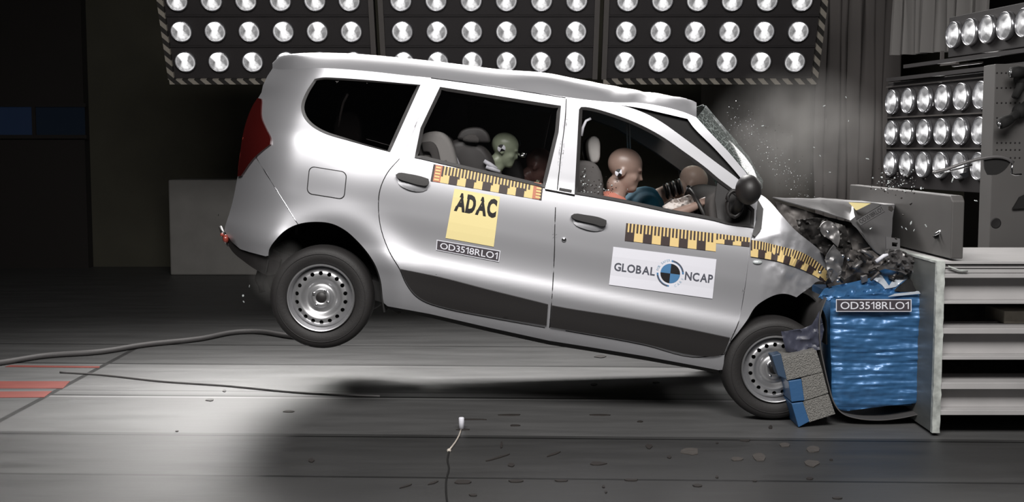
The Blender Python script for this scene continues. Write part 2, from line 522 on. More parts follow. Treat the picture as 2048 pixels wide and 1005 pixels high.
# ------------------------------------------------------------------ the hall
def floor_mat():
    m, nt, b = newmat('steel_plate_floor')
    N, L = nt.nodes, nt.links
    tc = N.new('ShaderNodeTexCoord'); sx = N.new('ShaderNodeSeparateXYZ'); L.new(tc.outputs['Object'], sx.inputs[0])
    def mth(op, a, bb=None, c=None):
        n = N.new('ShaderNodeMath'); n.operation = op
        for i, v in enumerate((a, bb, c)):
            if v is None: continue
            if isinstance(v, (int, float)): n.inputs[i].default_value = v
            else: L.new(v, n.inputs[i])
        return n.outputs[0]
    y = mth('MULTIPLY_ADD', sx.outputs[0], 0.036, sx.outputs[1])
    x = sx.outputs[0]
    # plate tones across the track by plate edges; lamplight on the lane painted in
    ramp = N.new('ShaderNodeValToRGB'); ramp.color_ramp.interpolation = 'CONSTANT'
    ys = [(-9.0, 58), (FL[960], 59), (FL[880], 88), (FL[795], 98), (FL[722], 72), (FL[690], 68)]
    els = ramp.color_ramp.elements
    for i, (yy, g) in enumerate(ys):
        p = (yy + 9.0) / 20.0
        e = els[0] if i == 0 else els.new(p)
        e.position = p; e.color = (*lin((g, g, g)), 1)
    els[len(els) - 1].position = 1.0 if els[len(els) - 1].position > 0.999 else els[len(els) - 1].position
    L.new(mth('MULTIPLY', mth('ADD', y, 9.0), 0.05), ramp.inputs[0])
    mp = N.new('ShaderNodeMapping'); mp.inputs['Scale'].default_value = (0.5, 3.0, 1)
    L.new(tc.outputs['Object'], mp.inputs[0])
    nz = N.new('ShaderNodeTexNoise'); nz.inputs['Scale'].default_value = 2.2; nz.inputs['Detail'].default_value = 7; nz.inputs['Roughness'].default_value = 0.6
    L.new(mp.outputs[0], nz.inputs[0])
    var = mth('MULTIPLY_ADD', nz.outputs[0], 0.9, 0.55)
    groove = None
    for yy, w in ((FL[960], 0.013), (FL[880], 0.012), (FL[795], 0.020), (FL[788] + .03, 0.008), (FL[722], 0.022), (FL[690], 0.017)):
        t = mth('LESS_THAN', mth('ABSOLUTE', mth('SUBTRACT', y, yy)), w)
        groove = t if groove is None else mth('MAXIMUM', groove, t)
    rail_line = mth('LESS_THAN', mth('ABSOLUTE', mth('SUBTRACT', y, FL[795] - .045)), 0.014)  # paler thin line of the steel rail beside the groove
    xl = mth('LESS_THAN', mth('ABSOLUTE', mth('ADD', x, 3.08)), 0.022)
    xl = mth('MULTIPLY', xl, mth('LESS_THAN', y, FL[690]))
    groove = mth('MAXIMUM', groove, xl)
    var = mth('MULTIPLY', var, mth('MULTIPLY_ADD', rail_line, 1.2, 1.0))
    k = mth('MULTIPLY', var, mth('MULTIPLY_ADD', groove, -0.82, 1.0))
    mx = N.new('ShaderNodeMix'); mx.data_type = 'RGBA'; mx.blend_type = 'MULTIPLY'; mx.inputs[0].default_value = 1.0
    L.new(ramp.outputs[0], mx.inputs[6])
    cmb = N.new('ShaderNodeCombineXYZ')
    for i in range(3): L.new(k, cmb.inputs[i])
    L.new(cmb.outputs[0], mx.inputs[7])
    L.new(mx.outputs[2], b.inputs['Base Color'])
    b.inputs['Metallic'].default_value = 0.15
    L.new(mth('MULTIPLY_ADD', nz.outputs[0], 0.3, 0.36), b.inputs['Roughness'])
    bp = N.new('ShaderNodeBump'); bp.inputs['Strength'].default_value = 0.25; bp.inputs['Distance'].default_value = 0.01
    L.new(nz.outputs[0], bp.inputs['Height']); L.new(bp.outputs[0], b.inputs['Normal'])
    return m
FL = {k: G(1024, v).y for k, v in ((960, 958), (880, 877), (795, 797), (788, 789), (722, 733), (690, 694))}
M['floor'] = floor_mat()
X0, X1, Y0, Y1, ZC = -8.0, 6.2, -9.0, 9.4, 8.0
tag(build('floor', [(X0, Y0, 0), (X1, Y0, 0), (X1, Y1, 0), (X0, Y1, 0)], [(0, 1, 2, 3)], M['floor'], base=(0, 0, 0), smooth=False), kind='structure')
b = MB(); b.box((X0, Y1, 0), (X1, Y1 + 0.2, ZC)); tag(b.build('wall_back', M['walldark'], base=(0, Y1, 0), smooth=False), kind='structure')
b = MB(); b.box((X0 - 0.2, Y0, 0), (X0, Y1, ZC)); tag(b.build('wall_left', M['wallblack'], base=(X0, 0, 0), smooth=False), kind='structure')
b = MB(); b.box((X1, Y0, 0), (X1 + 0.2, Y1, ZC)); tag(b.build('wall_right', M['wallblack'], base=(X1, 0, 0), smooth=False), kind='structure')
b = MB(); b.box((X0, Y0, ZC), (X1, Y1, ZC + 0.2)); tag(b.build('ceiling', M['wallblack'], base=(0, 0, ZC), smooth=False), kind='structure')

# dark sliding gate with a band of dim panes at the far left
yg = 9.2
d = W(173, 400, yg); xg = d.x
b = MB(); b.box((X0 + 0.02, yg, 0), (xg, Y1 - 0.01, 5.6))
door = tag(b.build('door_1', M['wallblack'], base=(xg - 1, yg, 0), smooth=False), kind='structure')
za, zb = W(0, 270, yg - .05).z, W(0, 214, yg - .05).z
M['pane'] = mat('dim_blue_pane', (34, 44, 62), 0.25, emit=(40, 58, 90), estr=0.09)
M['panedim'] = mat('dimmer_blue_pane', (26, 34, 44), 0.25, emit=(30, 42, 60), estr=0.06)
w1 = empty('window_1', (W(80, 240, yg).x, yg - 0.02, za)); w1['kind'] = 'structure'
for a, c, mm in ((-60, 68, 'pane'), (73, 171, 'panedim')):
    b = MB(); b.box((W(a, 240, yg).x, yg - 0.03, za), (W(c, 240, yg).x, yg - 0.012, zb)); b.build('pane', M[mm], w1, smooth=False)
b = MB()
for a, c, z0, z1 in ((-70, 175, za - 0.05, za), (-70, 175, zb, zb + 0.05), (67, 74, za, zb)):
    b.box((W(a, 240, yg).x, yg - 0.06, z0), (W(c, 240, yg).x, yg - 0.008, z1))
b.build('window_frame', M['wallblack'], w1, smooth=False)

# pale concrete block far behind the tail of the car
yb = 8.3
p0, p1 = W(336, 360, yb), W(520, 360, yb)
b = MB(); b.box((p0.x, yb, 0), (p1.x, yb + 0.6, p0.z))
tag(b.build('concrete_block', M['concrete'], bevel=0.02, smooth=False), 'large plain grey concrete block standing behind the tail of the car', 'block')

def curtain(name, px0, px1, y0, y1, ztop, zbot, m, folds, amp, label):
    a, c = W(px0, 200, y0), W(px1, 200, y1)
    n = folds * 8; vs, fs = [], []
    for j in range(9):
        z = ztop + (zbot - ztop) * j / 8
        for i in range(n + 1):
            t = i / n
            ph = 2 * math.pi * folds * t + 1.2 * math.sin(3 * t + 1)
            o = amp * math.sin(ph) * (0.8 + 0.4 * noise.noise(Vector((t * 5, z, 0)))) + amp * 0.5 * math.sin(0.37 * ph)
            x = a.x + (c.x - a.x) * t; y = a.y + (c.y - a.y) * t
            nx, ny = (c.y - a.y), -(c.x - a.x); l = math.hypot(nx, ny)
            vs.append((x + nx / l * o + 0.02 * math.sin(z * 2 + i), y + ny / l * o, z))
    for j in range(8):
        for i in range(n): k = j * (n + 1) + i; fs.append((k, k + n + 1, k + n + 2, k + 1))
    return tag(build(name, vs, fs, m, solid=0.006), label, 'curtain')
curtain('curtain', 1640, 1795, 7.6, 6.4, 6.0, 0.0, M['curtain'], 7, 0.06, 'tall dark grey curtain hanging to the right of the rear lamp banks')
curtain('curtain', 1405, 1640, 8.2, 8.0, 6.0, 0.0, mat('brown_curtain', (96, 92, 86), .9), 5, 0.03, 'dark brownish curtain behind the windscreen dust, under the rear lamp banks')
zc = W(1800, 108, 5.0).z
curtain('curtain', 1788, 1960, 5.2, 4.4, 5.5, zc, M['curtainpale'], 8, 0.07, 'pale grey pleated curtain hanging short above the right hand lamp bank')

# ------------------------------------------------------------------ lamp banks
def lamp_meshes():
    b = MB(); b.lathe([(0.094, 0.02), (0.106, 0.02), (0.108, 0.0), (0.106, -0.02), (0.100, -0.026), (0.096, -0.02), (0.094, 0.0)], (0, 0, 0), 32)
    ring = b
    e = MB()
    prof = [(0.0005, -0.024)] + [(0.0975 * math.sin(t), -0.005 - 0.019 * math.cos(t)) for t in [i * math.pi / 2 / 7 for i in range(1, 8)]]
    e.lathe(prof, (0, 0, 0), 32)
    return ring, e
RING, LENS = lamp_meshes()
LAMPS = {}
def put_lamp(root, kind):
    if kind not in LAMPS:
        a = RING.build('lamp', M['reflector'], root)
        c = LENS.build('lens', M[kind], a)
        LAMPS[kind] = (a.data, c.data)
        return a
    a = bpy.data.objects.new('lamp', LAMPS[kind][0]); COL.objects.link(a); a.parent = root
    c = bpy.data.objects.new('lens', LAMPS[kind][1]); COL.objects.link(c); c.parent = a
    return a
def bank(loc, rot, ncol, nrow, dx, dz, m, label, group=None, hz=(), posts=(), dividers=True, spin=0.0):
    """m = margins left, right, bottom, top around the lamp centres, in the bank's own plane"""
    r = empty('lamp_bank', loc, label, 'lamp bank', group)
    r.rotation_euler = rot
    OFF[r.name] = Vector((0, 0, 0))
    xa, xb, za_, zb_ = -m[0], (ncol - 1) * dx + m[1], -m[2], (nrow - 1) * dz + m[3]
    b = MB(); b.box((xa, 0.0, za_), (xb, 0.3, zb_)); b.build('housing', M['lampbox'], r, smooth=False, bevel=0.004)
    if dividers:
        for k in range(nrow):
            z = (k + 0.5) * dz - dz * (1 if False else 0)
            if z < zb_: 
                b = MB(); b.box((xa, -0.018, z - 0.006), (xb, 0.0, z + 0.006)); b.build('divider', M['lampbox' if dividers != 'light' else 'lampframe'], r, smooth=False)
    for (x, w) in posts:
        b = MB(); b.box((x, -0.03, za_), (x + w, 0.02, zb_)); b.build('post', M['lampframe'], r, smooth=False)
    for (x0, z0, x1, z1) in hz:
        b = MB(); b.box((x0, -0.035, z0), (x1, 0.05, z1)); b.build('hazard_edge', M['hazard'], r, smooth=False)
    for i in range(ncol):
        for k in range(nrow):
            a = put_lamp(r, 'lens_side' if spin else 'lens')
            a.location = (i * dx, -0.015, k * dz)
            a.rotation_euler = (0, random.uniform(-0.3, 0.3) + spin, 0)
    return r
TILT = math.radians(23.8)
YB = 5.0
sB = (YB - CAM.y) / FOC
DZ = 0.312
for px, wpx, (pl, pr), label, kind in (
        (372, 66.4, (27, 42), 'tilted bank of round lit lamps at the left, above the tail of the car', 'l'),
        (807.7, 67.8, (41, 41), 'tilted bank of round lit lamps in the middle, above the car roof', 'm'),
        (1249, 67.2, (41, 38), 'tilted bank of round lit lamps over the windscreen, third from the left', 'r')):
    mL, mR = pl * sB, pr * sB
    dx = wpx * sB
    xe = 5 * dx + mR
    hz, posts = [], []
    if kind in 'lr': hz.append((-mL - (0.05 if kind == 'l' else 0), -0.235, xe + (0.05 if kind == 'r' else 0), -0.185))
    if kind == 'l': hz.append((-mL - 0.06, -0.185, -mL, 1.2))
    if kind == 'r': hz.append((xe, -0.185, xe + 0.06, 1.2))
    if kind in 'lm': posts.append((xe - 0.03, 0.05))
    if kind in 'mr': posts.append((-mL - 0.02, 0.05))
    bank(W(px, 122, YB), (TILT, 0, 0), 6, 3, dx, DZ, (mL, mR, 0.185, 0.5), label, 'lamp banks behind the car', hz, posts)
A = math.radians(-80.4)
rb = bank((W(1786, 328, 3.32).x, 3.32, W(1786, 328, 3.32).z), (0, 0, A), 7, 3, 0.278, 0.265, (0.13, 0.2, 0.2, 0.17),
     'bank of lit lamps seen edge-on at the right, behind the barrier', 'lamp banks at the right', dividers='light', spin=math.pi / 2)
for zz in (0.705, 0.80):
    b = MB(); b.box((0.25 if zz > .75 else -.05, -0.06, zz), (2.0, -0.02, zz + 0.03)); b.build('rail', M['lampbox'], rb, smooth=False)
p = W(1913, 70, 2.6)
ub = bank(p, (0, 0, A), 7, 1, 0.24, 0.3, (0.12, 0.2, 0.17, 0.15), 'upper lamp bank in the top right corner, above the edge-on bank', 'lamp banks at the right', dividers=False, spin=math.pi / 2)
b = MB(); b.box((-0.10, -0.08, -0.24), (0.14, -0.05, -0.225)); b.box((-0.10, -0.08, -0.24), (-0.088, -0.05, -0.12)); b.build('bracket', M['lampframe'], ub, smooth=False)
b = MB(); b.box((0.15, -0.12, -0.262), (0.55, -0.09, -0.25)); b.build('bracket', M['lampframe'], ub, smooth=False)

# grey column with rows of drilled holes, at the right edge
yc = 0.95
cx0, cz1 = W(1991, 130, yc).x, W(1991, 128, yc).z
b = MB(); b.box((cx0, yc, 0), (cx0 + 0.75, yc + 0.2, cz1))
col = empty('column', (cx0 + 0.3, yc, 0), 'grey steel column with drilled holes at the right edge of the picture', 'column')
b.build('post', M['column'], col, smooth=False, bevel=0.004)
b = MB()
for px in range(1994, 2046, 9):
    for py in (146, 176, 206, 236, 286, 300, 316):
        c = W(px, py, yc - 0.002); b.lathe([(0.0002, 0), (0.006, 0), (0.006, 0.001)], c, 8)
b.build('bolt_hole', M['black'], col)
b = MB(); c = W(1992, 447, yc - 0.003); b.lathe([(0.0005, 0.001), (0.028, 0.001), (0.034, 0), (0.036, 0.003)], c, 24); b.build('port_hole', M['black'], col)
# camera arms clamped to the column
def cam_rig(py, pts, label, lensp):
    r = empty('camera_arm', W(2045, py, yc - 0.04), label, 'camera arm', 'camera arms on the column')
    b = MB(); b.tube([W(x, y, yc - o) for x, y, o in pts], [0.035, 0.032, 0.028, 0.024][:len(pts)] + [0.02] * max(0, len(pts) - 4), 10)
    b.ball(W(pts[1][0], pts[1][1], yc - pts[1][2]), 0.05, 8)
    b.build('arm', M['softblack'], r)
    b = MB(); a, c = W(*lensp[0], yc - 0.12), W(*lensp[1], yc - 0.14); b.tube([a, a.lerp(c, .5), c], [0.03, 0.038, 0.036], 14); b.build('camera_head', M['softblack'], r)
    b = MB(); b.ball(c, 0.014, 8); b.tube([c + Vector((0.01, 0, 0.03)), c + Vector((-0.01, -0.01, -0.03))], 0.006, 6); b.build('clamp_screw', M['chrome'], r)
cam_rig(240, [(2060, 205, .0), (2040, 222, .06), (2025, 235, .10), (2010, 243, .12)], 'black camera arm low on the column, above the flying trim strip', ((2022, 238), (2000, 248)))
cam_rig(160, [(2060, 140, .0), (2043, 158, .06), (2040, 175, .08), (2030, 195, .1)], 'black camera arm high on the column, topmost of the two', ((2050, 143), (2022, 145)))
r = sheet('rubber_flap', [(2060, 385), (2040, 395), (2030, 412), (2026, 418), (2060, 416)], yc - 0.03, M['softblack'], solid=0.02)
tag(r, 'dark torn flap sticking out at the right edge below the flying trim strip', 'flap')

# ------------------------------------------------------------------ the car
PROF = pchip([-30, -15, 0, 25, 60, 80, 95, 115, 140, 190, 240, 275, 292, 302, 330, 400, 480, 505, 560],
             [.16, .11, .075, .045, .024, .012, .017, .031, .036, .028, .030, .044, .056, .064, .076, .103, .137, .160, .25])
REARX = pchip([60, 124, 137, 171, 192, 242, 276, 310, 351, 384, 420, 454, 500, 560],
              [575, 553, 545, 526, 518, 494, 484, 479, 475, 469, 460, 449, 445, 445])
def CD(px, py):
    v = -(py - 675) * .9816 + (px - 1100) * .1908
    y = PROF(v)
    r = math.hypot(px - 651, py - 592)
    if 100 < r < 320: y -= .030 * math.exp(-((r - 152) / 34.0) ** 2) * (1 if py < 640 else 0)
    t = (REARX(py) + 125 - px) / 125.0
    if t > 0: y += .40 * min(t, 1.15) ** 2.6
    # bulge that runs from the rear arch up to the belt line
    if px < 820: y -= .012 * math.exp(-((px - 700) / 70.0) ** 2) * math.exp(-((py - 380) / 60.0) ** 2)
    return y
WID = 1.75
def far(v): return Vector((v.x, WID - v.y, v.z))

CAR = empty('car', W(1551, 845, 0.1), 'silver estate car mid-crash, nose crushed into the blue barrier and tail in the air', 'car')

GUT = [(545, 137), (560, 139), (600, 137), (633, 136), (680, 138), (750, 144), (812, 151), (863, 156), (940, 166), (1000, 174), (1065, 185), (1130, 194), (1185, 201), (1231, 205), (1279, 206), (1324, 213), (1369, 225), (1393, 235)]
RR = [(208, 520), (235, 521), (256, 530), (280, 540), (290, 538), (312, 509), (327, 496), (352, 480)]
W_Q = crv([(629.6, 158), (645, 155), (660, 155), (841, 169.6), (780, 305), (700, 283), (646, 266), (619, 249), (606, 232), (602.5, 214), (612, 186)], n=6)
W_R = [(880, 173.7), (1122, 211.6), (1117, 265), (1090, 377), (829, 316), (841, 256)]
W_F = crv([(1158, 219), (1162, 214), (1172, 214), (1219.6, 226), (1273, 246), (1321, 271), (1369, 304), (1413.6, 337), (1437, 357), (1470, 382), (1509, 419), (1507.6, 457), (1455, 450), (1428, 442.7), (1339, 426), (1249, 407), (1149, 389)], corner=30)
D_R = crv([(859, 157), (1000, 176), (1131, 196), (1129, 238), (1121, 300), (1113, 380), (1109, 425), (1107, 499), (1103, 579), (1097, 652), (1090, 652.5), (979, 633), (879, 613), (846, 601), (829, 588), (811, 565), (801, 540), (780, 504), (763, 458), (758, 414), (761, 380), (776, 345), (801, 315), (834, 240)], corner=35)
D_F = crv([(1134, 197), (1219, 208), (1258, 215), (1309, 236), (1369, 277), (1428, 322), (1473, 356), (1512, 392), (1508, 457), (1498, 495), (1494, 531), (1488, 579), (1476, 639), (1461, 675), (1448, 706), (1385, 713), (1289, 689), (1130, 660), (1101, 655), (1107, 579), (1110.5, 499), (1112.5, 425), (1116, 380), (1125, 300), (1132, 238)], corner=30)
A_GAP = [(1231, 210), (1279, 216), (1324, 226), (1375, 238), (1387, 255), (1428, 296), (1478, 352), (1490, 368), (1512, 392), (1473, 357), (1428, 323.5), (1369, 278.5), (1309, 237.5), (1258, 217)]
ARCH = [(536.7, 512), (538, 500), (552, 479), (572, 460), (596, 448.7), (629.6, 444), (663.6, 447.7), (690.6, 461), (714, 481.5), (734.6, 505), (751.5, 532), (761.7, 562.7), (765.7, 596.5), (767, 606)]
SILL = [(775, 613), (860, 628.5), (979, 656), (1098, 682), (1180, 695), (1289, 713), (1385, 731), (1437, 741)]
OUT = crv(GUT, False, 60) + [(1413, 257.6), (1458, 305), (1493, 347), (1516, 392), (1510, 457), (1500, 495), (1492, 560), (1478, 645), (1463, 680), (1449, 712), (1446, 740)] \
    + SILL[::-1] + crv(ARCH, False, 60)[::-1] + [(531, 513), (500, 505), (481, 499), (464, 485), (449, 463), (450, 454), (460.6, 420.6), (469.5, 384), (474, 359)] \
    + [(478, 340), (482, 300), (489, 262), (500, 228), (514, 200), (523, 185), (526, 171), (535, 152)]
OPEN_R = crv([(861, 159), (1000, 178), (1129, 198), (1127, 238), (1118, 300), (1110, 380), (1106, 425), (1104, 499), (1100, 579), (1094, 649), (979, 630), (879, 610), (846, 598), (830, 585), (813, 563), (803, 539), (782, 503), (765, 457), (760, 414), (763, 381), (778, 347), (803, 316), (836, 241)], corner=35)
OPEN_F = crv([(1137, 199), (1219, 210), (1231, 210), (1279, 216), (1324, 226), (1375, 238), (1387, 255), (1428, 296), (1478, 352), (1490, 368), (1509, 394), (1505, 457), (1495, 495), (1491, 531), (1485, 579), (1473, 639), (1458, 673), (1446, 702), (1385, 709), (1289, 685), (1130, 657), (1104, 652), (1110, 579), (1113.5, 499), (1115.5, 425), (1119, 380), (1128, 300), (1135, 238)], corner=30)

# --- body shell: near flank, far flank, roof, tail, all one pressing
shell = MB()
p2, tr = region(OUT, [W_Q, OPEN_R, OPEN_F], 8)
near = [W(x, y, CD(x, y)) for x, y in p2]
shell.add(near, tr)
W_Rf = [(880, 175), (1118, 212), (1086, 372), (833, 312)]
p3, tr3 = region(OUT, [W_Q, W_Rf, [(1162, 222), (1219, 230), (1273, 250), (1369, 308), (1430, 352), (1440, 425), (1155, 385)]], 16)
shell.add([far(W(x, y, CD(x, y))) for x, y in p3], [tuple(reversed(f)) for f in tr3])
# roof
SIL = pchip([545, 560, 590, 640, 700, 800, 900, 1000, 1096, 1147, 1213, 1280, 1330, 1384, 1393], [126, 113, 107.5, 106, 107.5, 116, 127, 139.5, 147, 157, 170, 183, 191, 204, 207])
gut = crv(GUT, False, 60)
rows = []
for gx, gy in gut:
    g = W(gx, gy, CD(gx, gy)); y0 = g.y
    sx = gx
    yc_ = max(.335, y0 + .10)
    c = W(sx, SIL(sx), yc_)
    row = []
    for t, h in ((0, 0), (.14, .22), (.32, .48), (.52, .73), (.70, .89), (.86, .97), (1.0, 1.0)):
        row.append(Vector((g.x + (c.x - g.x) * t, y0 + (yc_ - y0) * t, g.z + (c.z - g.z) * h)))
    row.append(Vector((c.x, yc_ + .07, c.z + .006))); row.append(Vector((c.x, yc_ + .16, c.z + .012)))
    mid = Vector((c.x, WID / 2, c.z + .018))
    if gx > 1150:           # roof skin buckled over the windscreen
        k = min(1, (gx - 1150) / 200)
        for i, p in enumerate(row):
            if i > 1: p.z += .020 * k * fbm(p.x * 9, p.y * 5, 2)
        mid.z += .02 * k * fbm(mid.x * 9, 3, 1)
    rows.append(row + [mid] + [far(p) for p in row[::-1]])
nr = len(rows[0])
shell.add([p for r in rows for p in r], [(i * nr + j, (i + 1) * nr + j, (i + 1) * nr + j + 1, i * nr + j + 1) for i in range(len(rows) - 1) for j in range(nr - 1)])
# tail face between the two rear edges
te = [(545, 137), (535, 152), (526, 171), (523, 185), (514, 200), (500, 228), (489, 262), (482, 300), (478, 340), (474, 359), (469.5, 384), (460.6, 420.6), (450, 454), (449, 463), (464, 485), (481, 499), (500, 505)]
vs, fs = [], []
for x, y in te:
    a = W(x, y, CD(x, y)); c = far(a)
    for k in range(5): vs.append(a.lerp(c, k / 4))
for i in range(len(te) - 1):
    for k in range(4): fs.append((i * 5 + k, i * 5 + k + 1, (i + 1) * 5 + k + 1, (i + 1) * 5 + k))
shell.add(vs, fs)
# roof's own rear edge
a = rows[0]
shell.add(a + [far(W(545, 137, CD(545, 137)))], [tuple(range(len(a)))])
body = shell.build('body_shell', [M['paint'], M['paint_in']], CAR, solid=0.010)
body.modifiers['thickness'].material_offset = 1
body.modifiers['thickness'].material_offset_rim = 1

# --- underside and cabin lining
b = MB()
und = [(500, 508), (560, 545), (766, 606), (860, 624), (979, 650), (1098, 676), (1289, 706), (1437, 735)]
vs = []
for x, y in und:
    a = W(x, y, .14); vs += [a, far(a), far(a) + Vector((0, 0, .12)), a + Vector((0, 0, .12))]
fs = []
for i in range(len(und) - 1):
    for k in range(4): fs.append((i * 4 + k, i * 4 + (k + 1) % 4, i * 4 + 4 + (k + 1) % 4, i * 4 + 4 + k))
fs += [(0, 3, 2, 1), tuple(len(vs) - 4 + k for k in range(4))]
b.add(vs, fs)
b.build('underbody', M['softblack'], CAR, smooth=False)
b = MB()
b.add([far(W(x, y, CD(x, y) + .07)) for x, y in p3], [tuple(reversed(f)) for f in tr3])
hr = [[p + Vector((0, 0, -.035)) for p in r[3:-3]] for r in rows]; nh = len(hr[0])
b.add([p for r in hr for p in r], [(i * nh + j, (i + 1) * nh + j, (i + 1) * nh + j + 1, i * nh + j + 1) for i in range(len(hr) - 1) for j in range(nh - 1)])
b.build('cabin_lining', M['trim'], CAR)
for nm_, px_, px2, y0, y1 in (('firewall', 1500, 1455, 392, 735), ('boot_panel', 585, 590, 240, 470)):
    a, c = W(px_, y0, .16), W(px2, y1, .16)
    build(nm_, [a, far(a), far(c), c], [(0, 1, 2, 3)], M['softblack'], CAR, solid=0.02, smooth=False)
# far windows
b = MB()
for poly in (W_Q, W_Rf):
    q, t = region(list(poly), (), 30); b.add([far(W(x, y, CD(x, y) + .02)) for x, y in q], t)
b.build('far_window_pane', mat('opaque_grey_pane', (112, 109, 107), .6), CAR, smooth=False)  # opaque grey panes; brightness of the far windows put into their colour
# grey pillar trim seen through the rear door window
sheet('pillar_trim', rrect(868, 190, 934, 300, 14), 1.58, M['trimgrey'], CAR, solid=0.03)

# --- near side glass
sheet('window_pane', W_Q, lambda x, y: CD(x, y) + .012, M['glassdark'], CAR, step=20, solid=0.004, label='dark tinted rear quarter window')
b = MB()
for poly, w in ((W_Q, 4.0),):
    q = crv(list(poly)) if False else list(poly)
    cx_, cy_ = sum(p[0] for p in q) / len(q), sum(p[1] for p in q) / len(q)
    inn = []
    for x, y in q:
        dx, dy = cx_ - x, cy_ - y; l = math.hypot(dx, dy); inn.append((x + dx / l * w * 1.6, y + dy / l * w))
    n_ = len(q)
    vs = [W(x, y, CD(x, y) + .004) for x, y in q] + [W(x, y, CD(x, y) + .008) for x, y in inn]
    b.add(vs, [(i, (i + 1) % n_, n_ + (i + 1) % n_, n_ + i) for i in range(n_)])
b.build('window_seal', M['plastic'], CAR, solid=.006)

# --- sills and bumper seam
sill_poly = [(775, 612), (860, 627.5), (979, 655), (1098, 681), (1180, 694), (1289, 712), (1385, 730), (1437, 740), (1440, 748), (1385, 738), (1289, 721), (1180, 703), (1098, 690), (979, 664), (860, 636), (778, 619)]
sheet('sill_flange', sill_poly, lambda x, y: CD(x, y) + .03, M['plastic'], CAR, solid=0.02)
b = MB(); b.tube([W(x, y, CD(x, y) - .001) for x, y in [(512, 314), (533, 348), (553, 380), (573, 412), (590, 440), (596, 449)]], .0028, 6); b.build('bumper_seam', M['chrome'], CAR, label='thin bright bumper seam')
sheet('bumper', crv([(446, 462), (452, 462), (464, 486), (482, 501), (531, 514), (560, 525), (556, 545), (540, 552), (512, 540), (486, 522), (466, 505), (452, 482)], corner=50), lambda x, y: CD(x, y) + .03, M['plastic'], CAR, solid=0.08, label='black lower rear bumper')
b = MB(); b.ball(W(444, 470, .36), (.012, .012, .012), 8); b.ball(W(452, 478, .35), (.02, .03, .028), 8); b.build('fog_light', M['tailclear'], CAR)
b = MB(); b.tube([W(441, 455, .45), W(446, 468, .4), W(458, 492, .36)], .012, 8); b.build('tow_eye', M['plastic'], CAR)
b = MB(); b.tube([W(525, 540, .3), W(520, 560, .28), W(524, 585, .28)], [.03, .035, .02], 10); b.tube([W(535, 545, .3), W(545, 575, .32), W(560, 590, .3)], .022, 8); b.build('exhaust_pipe', M['darksteel'], CAR)
for x, y, r_ in ((499, 573, .010), (488, 592, .006), (490, 600, .005), (505, 580, .006)):
    pass

# --- tail lamp
tail = crv([(515, 196), (523, 198), (522.5, 235), (531, 256), (541, 279), (540, 289), (512, 312), (498, 328), (482, 352), (475, 353), (477, 325), (480, 308), (485, 274), (493, 242), (505, 212)], corner=42)
tl = sheet('tail_lamp', tail, lambda x, y: CD(x, y) - .018 - .02 * max(0, (530 - x) / 60), M['tail'], CAR, step=7, solid=.02, label='dark red tail lamp')
b = MB(); b.tube([W(x, y, CD(x, y) - .025) for x, y in ((487, 275), (481, 310), (478, 340))], .004, 6); b.build('lens_rib', M['tailclear'], tl)

# --- fuel flap
flap = rrect(-35, -26, 35, 26, 11)
def rot2(p, c, a):
    return [(c[0] + x * math.cos(a) - y * math.sin(a), c[1] + x * math.sin(a) + y * math.cos(a)) for x, y in p]
def shear(p, c, a, sh): return [(c[0] + x + sh * y, c[1] + x * a + y) for x, y in p]
ff = shear(rrect(-38, -28, 38, 28, 11), (653.5, 366), .16, -.10)
fi = shear(rrect(-36.3, -26.3, 36.3, 26.3, 10), (653.5, 366), .16, -.10)
sheet('fuel_flap_gap', ff, lambda x, y: CD(x, y) - .0015, M['softblack'], CAR, step=8, solid=.002)
sheet('fuel_flap', fi, lambda x, y: CD(x, y) - .004, M['paint'], CAR, step=8, solid=.002)

# --- doors
def handle(door, pts, cup, label=None):
    h = sheet('door_handle', crv(pts, corner=60), lambda x, y: CD(x, y) - .035, M['plastic'], door, step=6, solid=.025, bevel=.004, label='black door handle')
    p, t = region(crv(cup, corner=60), (), 5)
    cx_ = sum(q[0] for q in cup) / len(cup); cy_ = sum(q[1] for q in cup) / len(cup)
    build('handle_cup', [W(x, y, CD(x, y) - .003 - .014 * max(0, 1 - ((x - cx_) / 36) ** 2 - ((y - cy_) / 18) ** 2)) for x, y in p], t, M['paint'], door)
def frame_seal(door, poly, w, d=.004):
    q = dense(list(poly), 14); n_ = len(q); A_ = np.array(q)
    c_ = A_.mean(0); inn = []
    for i in range(n_):
        a, c = A_[i - 1], A_[(i + 1) % n_]; t = c - a; t /= np.hypot(*t)
        nn = np.array((-t[1], t[0])); 
        if np.dot(nn, c_ - A_[i]) < 0: nn = -nn
        inn.append(A_[i] + nn * w)
    vs = [W(x, y, CD(x, y) + d - .006) for x, y in q] + [W(x, y, CD(x, y) + d) for x, y in inn]
    build('window_seal', vs, [(i, (i + 1) % n_, n_ + (i + 1) % n_, n_ + i) for i in range(n_)], M['plastic'], door, solid=.008)

b = MB()
for P in ([(799, 318), (775, 346), (760, 380), (757, 414), (762, 458), (779, 504.5), (800, 540), (811, 566), (828, 590), (846, 603), (879, 615), (979, 636), (1090, 656)],
          [(1132.5, 198), (1130.5, 238), (1123, 300), (1114.5, 380)], [(1111, 415), (1109.5, 460), (1109, 500), (1105, 579), (1099, 656)],
          [(1131, 662), (1289, 691), (1385, 715), (1449, 709), (1463, 677), (1478, 642), (1491, 579), (1496.5, 531), (1500.5, 495), (1508, 460)], [(862, 156.5), (940, 167), (1000, 175.5), (1065, 186), (1131, 196)]):
    q = crv(P, False, 60); n_ = len(q); w = .75
    b.tube([W(x, y, CD(x, y) + .0015) for x, y in q], .0034, 6)
b.build('door_gap', M['softblack'], CAR)
rd = sheet('rear_door', D_R, CD, M['paint'], CAR, [W_R], 8, solid=.014)
frame_seal(rd, W_R, 6.5)
